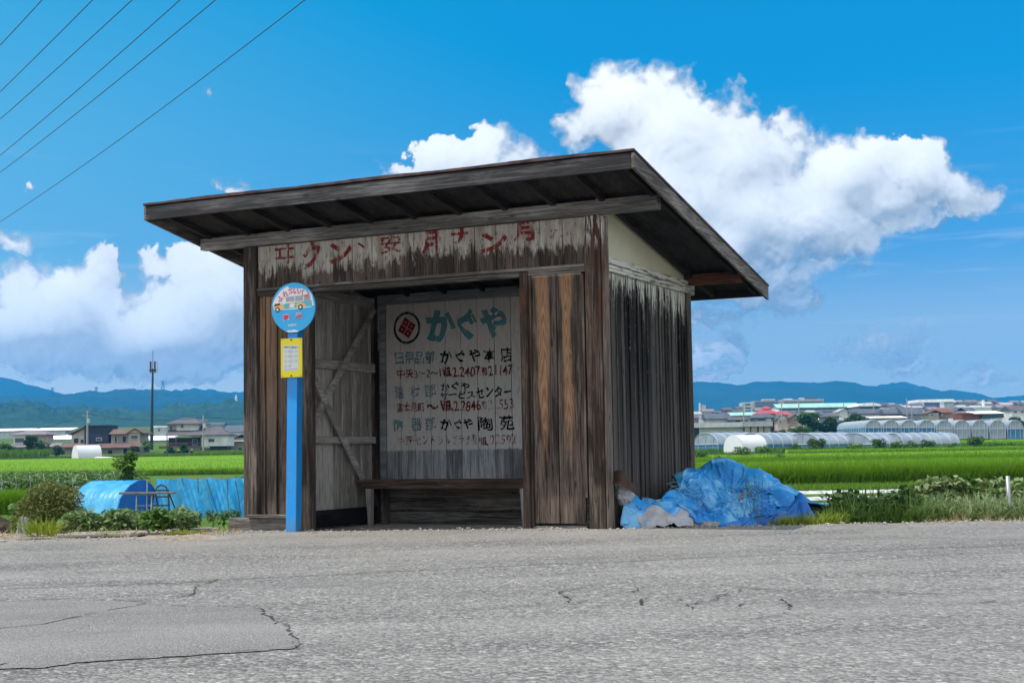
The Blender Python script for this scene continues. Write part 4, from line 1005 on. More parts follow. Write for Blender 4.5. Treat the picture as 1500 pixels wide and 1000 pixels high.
for j in range(nv + 1):
    for i in range(nu + 1):
        u_ = i / nu; v_ = j / nv; top = .10 * math.sin(math.pi * min(1, u_ * 1.15 + .08)) ** .6; bot = -.02 - .11 * max(0, u_ - .3)
        vs.append((q.x - .105 + .205 * u_ + .01 * math.sin(v_ * 4), q.y + .05 * v_ - .05 * math.sin(u_ * math.pi), q.z + bot + (top - bot) * v_ - .02 * u_ + random.uniform(-.002, .002)))
rs.add(vs, [(j * (nu + 1) + i, j * (nu + 1) + i + 1, (j + 1) * (nu + 1) + i + 1, (j + 1) * (nu + 1) + i) for j in range(nv) for i in range(nu)])
tag(rs.build('rusty_sheet', M['rust'], None, True), 'rusty brown curved sheet leaning on the shelter wall atop the tarpaulin heap', 'metal sheet')
M['stone'] = plain('grey stone', (.30, .27, .24), .9, .3, 14, bump=.6)
for i, (px, py, D, r) in enumerate([(1012, 768, 12.0, .05), (1035, 768, 12.0, .035), (1046, 767, 12.02, .03)]):
    q = at(px, py, D); lump('stone', (q.x, q.y, .055), (r * 1.6, r * 1.2, r * .8), M['stone'], ['largest flat stone below the white sack at the road edge', 'middle small stone at the road edge under the tarpaulin heap', 'reddish rightmost small stone at the road edge under the tarpaulin heap'][i], 'stone', .25, i * 5)
q = at(1086, 733, 12.25); br = MB().bar(q + Vector((-.06, .0, -.1)), q + Vector((.03, .03, .07)), .035, .012, (0, 1, 0))
tag(br.build('board_scrap', plain('brown board', (.17, .085, .05), .8, .3, 9), None), 'brown scrap of board stuck between the folds of the tarpaulin heap', 'board')

# ================================================================== weeds along the road edge (right)
def tuft(label, px, D, n, h, w, lean, mt, R, group=None, cat='grass tuft', name='grass_tuft', z=None):
    q = gpt(px, D) if z is None else Vector((at(px, horizon(px), D).x, D, z))
    a = rng.uniform(0, 2 * np.pi, n); r = R * np.sqrt(rng.uniform(0, 1, n))
    P = np.stack([np.cos(a) * r, np.sin(a) * r * .7, np.zeros(n) - .01], 1)
    o = blades(name, P, h, w, lean, mt, None, .6, np.stack([np.cos(a), np.sin(a), a * 0], 1) * .6)
    o.location = q; return tag(o, label, cat, group)
for i, (px, D, n, h, R) in enumerate([(1138, 12.02, 50, .10, .07), (1150, 12.05, 70, .14, .09), (1163, 12.0, 60, .12, .09), (1180, 12.05, 70, .14, .1), (1196, 12.05, 60, .15, .1), (1210, 12.1, 60, .17, .1), (1222, 12.15, 45, .13, .09), (978, 11.87, 8, .06, .03)]):
    tuft('yellow green grass tuft on the road edge in front of the blue tarpaulin', px, D, n, h, .011, .8, M['grassy'], R, 'grass tufts before the tarpaulin', z=.03)
def patch(name, x0, x1, D0, D1, n, h, w, lean, mt, zoff=0.0, hfun=None):
    D = rng.uniform(D0, D1, n); px = rng.uniform(x0, x1, n)
    X = (px - 750) / F_PX * D; Z = np.interp(D, _PY, _PZ) + zoff
    hh = h if hfun is None else h * hfun(px, D)
    o = blades(name, np.stack([X, D, Z], 1), hh, w, lean, mt); return tag(o, kind='stuff')
patch('weeds', 1212, 1345, 12.15, 14.2, 3200, .30, .012, .7, M['weed'], .02, lambda p, d: .55 + .6 * fbm(p / 22, d * 2, 3, .5, 5))
patch('weeds', 1225, 1350, 12.15, 12.9, 1500, .20, .010, .8, M['grass'], .02)
patch('weeds', 1215, 1350, 12.2, 13.6, 1100, .33, .024, 1.1, M['weed'], .02, lambda p, d: .5 + .9 * fbm(p / 9, d * 3, 3, .5, 15))
patch('weeds', 1325, 1720, 12.4, 15.2, 4600, .30, .030, 1.0, M['pale'], .0, lambda p, d: .5 + .8 * fbm(p / 12, d * 2, 3, .5, 19))
patch('weeds', 1338, 1720, 12.05, 14, 9000, .17, .008, .7, M['dry'], .02, lambda p, d: .4 + 1.0 * fbm(p / 18, d * 2, 3, .5, 9) * np.clip((d - 11.9) / .5, .25, 1))
patch('weeds', 1335, 1720, 12.3, 15, 9000, .23, .012, .6, M['weed'], .0)
patch('weeds', 1120, 1240, 12.9, 15.5, 2600, .20, .012, .6, M['weed'], .0)
patch('dead_grass', 1225, 1720, 11.98, 12.3, 2500, .05, .006, 1.4, M['dry'], .03)
def leafplant(label, px, D, n, R, H, size, mt, group=None, name='leafy_plant', cat='plant', z=None, stem=True, shell=.4):
    q = gpt(px, D)
    if z is not None: q.z = z
    P = blobpts(n, [(0, 0, H * .45, R * .8, R * .8, H * .45)] + rndblobs(7, R, H), shell); P[:, 2] = np.maximum(P[:, 2], .01)
    o = leaves(name, P, size, mt); o.location = q; tag(o, label, cat, group)
    if stem:
        s = MB()
        for k in range(7):
            a = random.uniform(0, 6.28); r = R * random.uniform(.2, .8)
            s.tube([(0, 0, -.02), (math.cos(a) * r * .4, math.sin(a) * r * .4, H * .45), (math.cos(a) * r, math.sin(a) * r, H * random.uniform(.6, .95))], [R * .02, R * .015, R * .008], 4)
        s.build('stem', M['stemg'], o)
    return o
for i in range(26):
    px = 1335 + (i % 13) * 13.5 + random.uniform(-4, 4); D = 15.0 + (i // 13) * 1.6 + random.uniform(-.3, .3)
    leafplant('broad leaved crop plant in the bed beside the steel post', px, D, 210, .17, .50, .06, M['pale' if i % 3 else 'crop'], 'crop plants right of the weeds', z=gz(D) + .02)
for i in range(16):
    leafplant('broad leaved weed in the shaded grass right of the tarpaulins', 1222 + i * 8 + random.uniform(-4, 4), random.uniform(12.35, 13.4), 130, .14, random.uniform(.20, .36), .042, M['weed' if i % 2 else 'darkleaf'], 'weeds right of the tarpaulins', z=.0)
# tall dry stalks standing in front of the heap
for i in range(9):
    s = MB(); b = at(1098 + random.uniform(-14, 14), 745, 12.05 + random.uniform(-.1, .15)); b.z = .05; t = Vector((random.uniform(-.12, .12), 0, random.uniform(.28, .55)))
    s.tube([b, b + t * .5 + Vector((.01, 0, 0)), b + t], [.003, .0025, .001], 4)
    for k in range(9):
        p = b + t * random.uniform(.45, 1); s.tube([p, p + Vector((random.uniform(-.05, .05), random.uniform(-.02, .02), random.uniform(.0, .05)))], .0012, 3)
    tag(s.build('weed_stalk', M['stemg']), 'thin dark weed stalk rising in front of the tarpaulin heap', 'weed stalk', 'stalks before the heap')
# seed head
leafplant('dark brown withered seed head above the weeds right of the tarpaulins', 1232, 13.2, 90, .05, .09, .02, leafmat('withered leaves', (.035, .022, .016), (.07, .045, .03), .1), name='seed_head', z=.18, stem=False)
M['steel'] = plain('galvanised steel', (.33, .35, .37), .45, .15, 6, .7)
q = at(1478, 748, 12.6); sp = MB(); sp.tube([(q.x, q.y, -.1), (q.x, q.y, .405)], .018, 14)
tag(sp.build('steel_post', M['steel'], None, True), 'short galvanised steel post standing in the crops at the right', 'post')
# mulched beds: long low ridges under pale plastic film
mt, nb = mat('white plastic film'); n = nb.noise(objco(nb), 2.2, 4); C(nb, nb.mix(nb.mr(n, .35, .65), (.36, .355, .33), (.55, .545, .52))); nb.b.inputs['Roughness'].default_value = .35; nb.l.new(nb.bump(nb.noise(objco(nb), 6, 4), .5, .05), nb.b.inputs['Normal']); M['film'] = mt
for i, (D, x0, x1) in enumerate([(30.5, 1120, 1240), (35, 1120, 1262), (40, 1120, 1290), (45, 1110, 1325), (51, 1110, 1345)]):
    a = gpt(x0, D); b = gpt(x1, D); f = MB(); n = 60; pr = [(-.42, -.02), (-.32, .07), (0, .10), (.32, .07), (.42, -.02)]
    vs = [(a.x + (b.x - a.x) * k / n, D + p[0] + random.uniform(-.02, .02), a.z + p[1] + random.uniform(-.012, .012)) for k in range(n + 1) for p in pr]
    f.add(vs, [(k * 5 + j, k * 5 + j + 1, k * 5 + j + 6, k * 5 + j + 5) for k in range(n) for j in range(4)])
    tag(f.build('film_bed', M['film'], None, True), ['nearest', 'second nearest', 'middle', 'second farthest', 'farthest'][i] + ' of the long beds under pale plastic film beyond the tarpaulin heap', 'mulched bed', 'beds under plastic film')

# ================================================================== verge and garden on the left
M['concrete'] = plain('old concrete', (.27, .245, .205), .9, .25, 7, bump=.5)
def slab(label, pts, th, D0):
    s = MB(); s.prism([(p.x, p.y) for p in pts], (0, 0, .0), (1, 0, 0), (0, 1, 0), (0, 0, th)); return tag(s.build('concrete_slab', M['concrete'], None, bevel=.01), label, 'concrete slab')
slab('pale broken concrete slab lying on the dirt verge left of the sign', [Vector((-4.05, 12.65, 0)), Vector((-3.35, 12.75, 0)), Vector((-3.32, 13.15, 0)), Vector((-4.0, 13.05, 0))], .03, 0)
slab('low concrete slab at the left foot of the shelter sill', [Vector((-3.3, 12.95, 0)), Vector((-2.75, 13.3, 0)), Vector((-2.8, 13.6, 0)), Vector((-3.4, 13.2, 0))], .03, 0)
tuft('bright yellow green grass tuft at the left road edge', 62, 12.75, 190, .20, .010, .95, M['grassy'], .13, cat='grass tuft', z=.02)
for px, D in ((152, 12.75), (165, 12.8), (258, 12.75), (272, 12.75), (285, 12.8)): tuft('small flat patch of grass in the dirt verge', px, D, 40, .05, .008, 1.2, M['grassy'], .09, 'grass in the dirt verge', z=.02)
patch('dead_grass', -60, 350, 12.55, 13.6, 700, .07, .006, 1.2, M['dry'], .05)
for i in range(13):
    px = 112 + (i % 7) * 26 + random.uniform(-6, 6); D = 13.5 + (i // 7) * .7 + random.uniform(-.15, .15)
    leafplant('grey green leafy crop plant between the verge and the blue tunnel', px, D, 330, .20, .20, .040, M['potato'], 'crop plants on the left verge', z=gz(D) + .04)
leafplant('round bright leafy plant at the front of the left crop row', 232, 13.05, 420, .19, .22, .045, M['crop'], z=.02)
leafplant('dark bushy plant at the right end of the left crop row', 268, 13.1, 420, .19, .21, .034, M['potato'], z=.02)
for px, D in ((312, 13.5), (328, 13.6), (342, 13.5)): leafplant('thin weed by the left corner of the shelter', px, D, 70, .09, .17, .03, M['weed'], 'weeds by the left corner', z=.03)
# the big feathery shrub
sh = thing('shrub', 'big feathery olive green shrub at the left road edge', 'shrub', tuple(gpt(76, 15.2)))
bl = [(-.24, 0, .25, .2, .2, .2), (0, 0, .28, .24, .24, .24), (.2, 0, .24, .2, .2, .2), (-.05, .05, .50, .22, .22, .16), (.14, .05, .46, .18, .18, .14), (-.2, .05, .42, .16, .16, .13), (.02, -.1, .15, .3, .2, .12)]
leaves('foliage', blobpts(9000, bl, .3), .016, leafmat('feathery olive leaves', (.075, .10, .025), (.21, .23, .07), .3), sh, .1, 3.0)
s = MB()
for k in range(26):
    a = random.uniform(0, 6.28); r = random.uniform(.05, .38); s.tube([(0, 0, -.03), (math.cos(a) * r * .5, math.sin(a) * r * .5, .22), (math.cos(a) * r, math.sin(a) * r, random.uniform(.3, .55))], [.006, .004, .0015], 4)
s.build('stem', M['stemg'], sh)
leafplant('broad leaved vine at the left end of the feathery shrub', 38, 15.4, 420, .2, .42, .055, M['crop'], z=gz(15.4))
leafplant('low leafy plant at the right foot of the feathery shrub', 118, 14.6, 300, .18, .24, .045, M['potato'], z=gz(14.6))
q = gpt(2, 17.0); lump('soil_pile', (q.x - .1, q.y, q.z + .12), (.34, .3, .30), plain('dark soil', (.045, .03, .022), .95, .5, 9, bump=.8), 'dark brown pile of soil at the left edge', 'soil pile', .25, 4)
mt, nb = mat('thin clear plastic'); C(nb, (.6, .62, .62)); nb.b.inputs['Alpha'].default_value = .35; nb.b.inputs['Roughness'].default_value = .3; M['clear'] = mt
f = MB(); q = at(34, 785, 12.7); n = 14
vs = [(q.x + (k / n - .5) * .10 * (1.6 - j / n) + random.uniform(-.006, .006), q.y + .02 * math.sin(k * 1.1 + j * .4), .0 + j / n * .19) for j in range(n + 1) for k in range(n + 1)]
f.add(vs, [(j * (n + 1) + k, j * (n + 1) + k + 1, (j + 1) * (n + 1) + k + 1, (j + 1) * (n + 1) + k) for j in range(n) for k in range(n)])
tag(f.build('plastic_film', M['clear'], None, True), 'scrap of clear plastic film standing in the grass at the left road edge', 'plastic film')

# ---- blue covered tunnel
mt, nb = mat('light blue sheeting'); co = objco(nb); n = nb.noise(co, 3, 4); C(nb, nb.mix(nb.mr(n, .35, .7), (.03, .33, .62), (.12, .50, .74))); nb.b.inputs['Roughness'].default_value = .4
tr = nb.node('ShaderNodeBsdfTranslucent'); tr.inputs[0].default_value = (.03, .35, .70, 1); mx = nb.node('ShaderNodeMixShader'); mx.inputs[0].default_value = .3
nb.l.new(nb.bump(nb.noise(nb.vm('MULTIPLY', co, (4, 1.5, 1.5)), 1.2, 4), .8, .08), nb.b.inputs['Normal'])
nb.l.new(nb.b.outputs[0], mx.inputs[1]); nb.l.new(tr.outputs[0], mx.inputs[2]); nb.l.new(mx.outputs[0], nb.n['Material Output'].inputs[0]); M['bluesheet'] = mt
M['blueshade'] = plain('shaded blue sheeting', (.008, .105, .40), .5, .15, 3, bump=.3)  # shade on the tunnel's right end is put into this darker blue
q = gpt(172, 39); T = thing('tunnel_tent', 'low garden tunnel covered in light blue sheeting with its shaded end coloured darker blue', 'garden tunnel', (q.x, q.y, q.z), rad(-24))
L, Wd, Hh = .80, .88, 1.08
prof = [(-Wd * 1.22, 0), (-Wd * .97, .60), (-Wd * .80, .76), (-Wd * .5, .95), (-Wd * .15, 1.06), (Wd * .2, 1.08), (Wd * .55, .94), (Wd * .85, .64), (Wd, .3), (Wd, 0)]
m_ = MB(); n = 22
vs = []
for k in range(n + 1):
    x = -L + 2 * L * k / n; sag = .018 * abs(math.sin(k * math.pi / 3.6))
    vs += [(x, p[0] + random.uniform(-.006, .006), p[1] - (sag if p[1] > .1 else 0)) for p in prof]
m_.add(vs, [(k * 10 + j, k * 10 + j + 1, k * 10 + j + 11, k * 10 + j + 10) for k in range(n) for j in range(9)])
m_.build('cover', M['bluesheet'], T, True)
MB().prism([(p[0], p[1]) for p in prof], (L - .03, 0, 0), (0, 1, 0), (0, 0, 1), (.02, 0, 0)).build('end_sheet', M['blueshade'], T)
MB().prism([(p[0], p[1]) for p in prof], (-L + .01, 0, 0), (0, 1, 0), (0, 0, 1), (.02, 0, 0)).build('end_sheet', M['bluesheet'], T)
# ---- blue shade net fence
N_ = thing('net_fence', 'sagging bright blue shade net fence with slanting poles left of the shelter', 'net fence', (0, 0, 0))
mt, nb = mat('blue shade net'); co = objco(nb); n1 = nb.noise(co, 1.6, 5, .6); n2 = nb.noise(nb.vm('MULTIPLY', co, (4, 4, 1.2)), 1, 4)
C(nb, nb.mix(nb.mr(n1, .35, .65), (.01, .34, .74), (.045, .49, .83))); nb.b.inputs['Roughness'].default_value = .6
nb.set(nb.b.inputs['Alpha'], nb.mr(n2, .3, .7, 1.0, .55))
tr = nb.node('ShaderNodeBsdfTranslucent'); tr.inputs[0].default_value = (.02, .36, .82, 1); mx = nb.node('ShaderNodeMixShader'); mx.inputs[0].default_value = .4
b2 = nb.b.outputs[0]; nb.l.new(b2, mx.inputs[1]); nb.l.new(tr.outputs[0], mx.inputs[2]); nb.l.new(mx.outputs[0], nb.n['Material Output'].inputs[0])
nb.l.new(nb.bump(nb.m('ADD', n1, n2), .8, .06), nb.b.inputs['Normal']); M['net'] = mt
ns = MB(); nx, nz = 70, 16
vs = []
for j in range(nz + 1):
    for k in range(nx + 1):
        px = 219 + (372 - 219) * k / nx; D = 38.5 + 1.2 * k / nx; p = gpt(px, D)
        top = 1.12 - .05 * (k / nx) - .05 * abs(math.sin(k * .17)); z = top * j / nz
        vs.append((p.x, p.y + .62 * j / nz + .12 * math.sin(k * .31 + j * .15) + .09 * math.sin(k * .83 + j * .6) + random.uniform(-.02, .02), p.z + z + (0 if j else -.03)))
ns.add(vs, [(j * (nx + 1) + k, j * (nx + 1) + k + 1, (j + 1) * (nx + 1) + k + 1, (j + 1) * (nx + 1) + k) for j in range(nz) for k in range(nx)])
ns.build('net', M['net'], N_, True)
M['dkpole'] = plain('dark pole', (.03, .03, .035), .6, .2, 5)
for a, b in (((258, 700), (272, 752)), ((281, 700), (289, 752)), ((294, 702), (316, 752)), ((337, 704), (350, 754)), ((240, 702), (247, 752)), ((325, 702), (332, 753))):
    A_ = at(a[0], a[1], 38.7); B_ = at(b[0], b[1], 39.0); A_.y += .75; B_.y += .25; MB().tube([A_, A_.lerp(B_, .5) + Vector((random.uniform(-.06, .06), 0, 0)), B_], .010, 6).build('pole', M['dkpole'], N_)
# ---- steps, plank and frames in front of the tunnel
q = at(236, 748, 36.5); lz = gz(36.5); St = thing('stepladder', 'dark arched stepladder in front of the blue net', 'stepladder', (q.x, 36.5, lz), rad(-15))
kx = 36.5 / F_PX; hh = .98
for s_ in (-1, 1):
    MB().tube([(s_ * .30, -.1, 0), (s_ * .20, 0, hh * .8), (s_ * .12, .02, hh * .95), (0, .02, hh)], .022, 6).build('side_rail', M['dkpole'], St)
    MB().tube([(s_ * .28, .5, 0), (s_ * .19, .05, hh * .8)], .018, 6).build('rear_leg', M['dkpole'], St)
for z in (.22, .44, .66, .82): MB().box(-.27 + z * .12, .27 - z * .12, -.1 + z * .1, .02 + z * .1, z, z + .035).build('tread', M['dkpole'], St)
a = at(176, 722, 36.0); b = at(256, 721.5, 36.0); pk = MB().bar(a, b, .22, .05); tag(pk.build('plank', plain('grey plank', (.16, .14, .13), .85, .3, 6), None, bevel=.005), 'long grey plank laid across the light steel frame before the blue tunnel', 'plank')
Fr = thing('sawhorse', 'light steel tube frame carrying the plank in front of the blue tunnel', 'frame', (0, 0, 0))
g0 = gz(36.0)
def fp(px, z, D=36.0): p = at(px, 740, D); return Vector((p.x, D, z))
zt_ = a.z - .03
for x in (200, 222): 
    MB().tube([fp(x - 1, g0, 35.8), fp(x, zt_, 36)], .014, 6).build('leg', M['steel'], Fr); MB().tube([fp(x + 3, g0, 36.5), fp(x, zt_, 36)], .014, 6).build('leg', M['steel'], Fr)
for f_ in (.3, .62, .97): MB().tube([fp(199.5, g0 + (zt_ - g0) * f_, 35.95), fp(222, g0 + (zt_ - g0) * f_, 35.95)], .011, 6).build('rail', M['steel'], Fr)
Tr = thing('trestle', 'small pale trestle stool standing right of the steel frame', 'trestle', (0, 0, 0))
for x0, x1 in ((213, 216), (227, 223)): MB().tube([fp(x0, g0, 35.4), fp(x1, g0 + .30, 35.5)], .014, 6).build('leg', M['steel'], Tr)
MB().bar(fp(215, g0 + .31, 35.5), fp(224, g0 + .31, 35.5), .14, .03).build('top', M['steel'], Tr)
MB().tube([fp(215, g0, 36.2), fp(215.5, g0 + 1.15, 36.2)], .016, 6).build('stake', M['steel'], Tr)
# ---- young tree and netted crop rows behind
def tree(label, px, D, R, H, n, size, mt, name='tree', cat='tree', trunk=.25, group=None, nb_=12, z=None, flat=.8, shell=.45):
    q = gpt(px, D)
    if z is not None: q.z = z
    t = thing(name, label, cat, tuple(q), 0, group)
    P = blobpts(n, rndblobs(nb_, R, H, flat, trunk + .1), shell); leaves('crown', P, size, mt, t)
    s = MB(); r = max(.03, H * .022)
    s.tube([(0, 0, -.1), (R * .03, 0, H * trunk), (R * .05, R * .03, H * .62), (0, 0, H * .85)], [r, r * .8, r * .5, r * .2], 6)
    for k in range(6):
        a = random.uniform(0, 6.28); z0 = H * random.uniform(trunk * .8, .55)
        s.tube([(0, 0, z0), (math.cos(a) * R * .35, math.sin(a) * R * .35, z0 + H * .12), (math.cos(a) * R * .7, math.sin(a) * R * .7, z0 + H * .22)], [r * .5, r * .35, r * .12], 5)
    s.build('trunk', M['stem'], t); return t
tree('loose young green tree behind the blue garden tunnel', 186, 56, .60, 1.95, 2000, .08, M['bush'], trunk=.1, nb_=18)
NR = thing('netted_crop_row', 'long row of leafy crops under white netting on hoops at the left', 'crop row', (0, 0, 0))
D = 60.0; P = []
for k in range(15000):
    px = random.uniform(-40, 205); d_ = D + random.uniform(-.9, .9); p = gpt(px, d_); P.append((p.x, p.y, p.z + abs(random.gauss(0, 1)) * .46 + .05))
P = np.array(P); P[:, 2] = np.minimum(P[:, 2], -1 + 1.15); leaves('plants', P, .10, M['crop'], NR)
mt, nb = mat('white crop netting'); C(nb, (.72, .76, .74)); co = objco(nb)
nb.set(nb.b.inputs['Alpha'], nb.mr(nb.noise(nb.vm('MULTIPLY', co, (2.6, 6, 6)), 1, 5, .7), .50, .72, .0, .34)); nb.b.inputs['Roughness'].default_value = .6; M['cnet'] = mt
nt = MB(); a = gpt(-40, D); b = gpt(205, D); nx, na = 160, 12; vs = []
for k in range(nx + 1):
    x = a.x + (b.x - a.x) * k / nx; ph = (k % 14) / 14; lift = .10 * (1 - abs(ph - .5) * 2)
    for j in range(na + 1):
        t_ = math.pi * j / na; vs.append((x + random.uniform(-.03, .03), D - .95 * math.cos(t_), a.z + (1.0 + lift) * math.sin(t_) ** .7 + random.uniform(-.02, .02)))
nt.add(vs, [(k * (na + 1) + j, k * (na + 1) + j + 1, (k + 1) * (na + 1) + j + 1, (k + 1) * (na + 1) + j) for k in range(nx) for j in range(na)])
nt.build('netting', M['cnet'], NR, True)
hp = plain('white hoop', (.42, .46, .44), .6, .2)
for k in range(12):
    x = a.x + (b.x - a.x) * (k + .5) / 12; h = MB()
    h.tube([(x + .12 * math.sin(j), D - 1.0 * math.cos(math.pi * j / 12), a.z + 1.16 * math.sin(math.pi * j / 12) ** .7) for j in range(13)], .007, 5); h.build('hoop', hp, NR)
leafplant('tangle of netted vines behind the left end of the blue net', 208, 45, 380, .42, 1.30, .08, M['crop'], z=gz(45))
leafplant('vine with pale leaves over the right end of the blue net', 345, 41, 420, .42, 1.22, .07, M['crop'], z=gz(41))
leafplant('low green vine over the middle of the blue net', 322, 44, 300, .4, 1.16, .07, M['crop'], z=gz(44))

# loose gravel and crumbs along the broken edge of the asphalt
bm = bmesh.new()
for i in range(900):
    X_ = random.uniform(-4.8, 4.6); ye = edge_y(X_)
    if -2.7 < X_ < .75: ye -= .12
    Y_ = ye + random.gauss(-.05, .22) if X_ < -2.6 or random.random() < .5 else ye - abs(random.gauss(0, .12)); r = random.uniform(.004, .013) * (1.6 if random.random() < .08 else 1)
    m4 = Matrix.Translation((X_, Y_, road_z(X_, min(Y_, ye)) + r * .3 + (.03 if Y_ > ye and X_ < -2.7 else 0))) @ Matrix.Rotation(random.uniform(0, 6), 4, 'Z') @ Matrix.Diagonal((r * random.uniform(.8, 1.8), r * random.uniform(.8, 1.3), r * .7, 1))
    bmesh.ops.create_icosphere(bm, subdivisions=1, radius=1, matrix=m4)
me = bpy.data.meshes.new('gravel'); bm.to_mesh(me); bm.free(); tag(link('gravel', me, plain('gravel stone', (.30, .28, .25), .9, .5, 30)), kind='stuff')

# rough grass on the slope behind the shelter, down to the lower fields
patch('slope_grass', 330, 1330, 16.2, 27, 26000, .30, .022, .7, M['weed'], .0, lambda p, d: .4 + .9 * fbm(p / 40, d * .8, 3, .5, 29))
# ================================================================== rice fields
M['rice'] = leafmat('rice blades', (.10, .205, .003), (.155, .295, .006), .4)
mt, nb = mat('rice canopy'); co = objco(nb); n = nb.noise(nb.vm('MULTIPLY', co, (1, .45, 1)), 1.6, 6, .7); n2 = nb.noise(co, .06, 3)
C(nb, nb.mix(nb.mr(nb.m('ADD', n, nb.m('MULTIPLY', nb.m('SUBTRACT', n2, .5), .5)), .3, .7), (.10, .205, .003), (.155, .29, .006))); nb.b.inputs['Roughness'].default_value = .8; nb.b.inputs['Specular IOR Level'].default_value = .1
nb.l.new(nb.bump(n, 1.0, .25), nb.b.inputs['Normal']); M['canopy'] = mt
def rice(x0, x1, D0, D1, n, h, w):
    """a paddy: closed canopy with a skirt down to the bank, and standing blades through and in front of it"""
    ys = np.linspace(D0, D1, 50); us = np.linspace(x0, x1, 70); V = []
    for j, y in enumerate(np.concatenate([[D0 - .02], ys])):
        for u_ in us:
            p = gpt(u_, y); z = p.z + (h * .62 + .12 * h * mnoise.noise(Vector((p.x * .4, y * .4, 0))) if j else -.1); V.append((p.x, y, z))
    I = np.arange(len(V)).reshape(51, 70); Fq = np.stack([I[:-1, :-1], I[:-1, 1:], I[1:, 1:], I[1:, :-1]], -1).reshape(-1, 4)
    o = np_mesh('rice_field', V, Fq, M['canopy'], None, True); tag(o, kind='stuff')
    D = D0 + (D1 - D0) * rng.uniform(0, 1, n) ** 2.2; px = rng.uniform(x0, x1, n)
    D[: n // 4] = D0 + rng.uniform(-.25, .4, n // 4)
    Z = np.interp(D, _PY, _PZ)
    b = blades('rice_blades', np.stack([(px - 750) / F_PX * D, D, Z], 1), h, w, .45, M['rice']); b.parent = o; b['kind'] = 'stuff'
rice(700, 1700, 57, 104, 100000, .95, .035)
rice(700, 1700, 112, 168, 56000, .9, .06)
rice(1150, 1700, 172, 206, 20000, .9, .09)
rice(1395, 1700, 236, 262, 9000, .9, .1)
rice(-220, 660, 128, 246, 48000, .62, .06)
rice(-40, 34, 44, 54, 6000, .7, .03)
D = rng.uniform(52.5, 57, 24000); px = rng.uniform(700, 1700, 24000)
tag(blades('bank_grass', np.stack([(px - 750) / F_PX * D, D, np.interp(D, _PY, _PZ)], 1), .28, .03, .5, leafmat('bank grass', (.09, .20, .01), (.17, .28, .03), .4)), kind='stuff')
def strip(name, x0, x1, D0, D1, n, h, w, mt, lean=.4):
    D = rng.uniform(D0, D1, n); px = rng.uniform(x0, x1, n)
    return tag(blades(name, np.stack([(px - 750) / F_PX * D, D, np.interp(D, _PY, _PZ)], 1), h, w, lean, mt), kind='stuff')
strip('corn', -40, 72, 270, 282, 2600, 1.7, .16, M['grass']); strip('corn', 285, 380, 268, 280, 3000, .8, .16, M['rice']); strip('grass', 180, 300, 266, 272, 3000, .5, .14, M['grass'])
strip('grass', -40, 200, 262, 268, 2500, .4, .14, M['weed']); strip('grass', 985, 1420, 207, 215, 8000, 1.0, .12, M['grass']); strip('grass', 1150, 1500, 300, 420, 7000, 1.4, .3, M['grass'])
strip('grass', 700, 1140, 112, 200, 20000, .7, .09, M['weed'])

# ================================================================== buildings
B_ = {}
def bm_(name, col, rough=.7, var=.1, scale=.5): B_[name] = plain(name, col, rough, var, scale)
for n_, c in dict(white=(.62, .62, .61), cream=(.42, .37, .30), beige=(.30, .26, .205), navy=(.025, .032, .055), tile=(.10, .09, .10), brown=(.145, .095, .07), maroon=(.15, .085, .08), slate=(.085, .095, .115), mauve=(.21, .175, .185),
                  grey=(.34, .34, .35), lgrey=(.44, .445, .45), dark=(.03, .03, .033), green=(.28, .50, .42), red=(.36, .07, .075), bluegl=(.06, .10, .16), pink=(.50, .37, .33), wood=(.12, .075, .05), teal=(.05, .09, .10), rustred=(.20, .07, .045), tan=(.36, .315, .24), roofw=(.80, .80, .80), block=(.22, .23, .26), brick=(.30, .21, .17)).items(): bm_(n_, c, var=.22)
gm, nb = mat('window glass'); C(nb, (.03, .04, .055)); nb.b.inputs['Roughness'].default_value = .12; B_['glass'] = gm
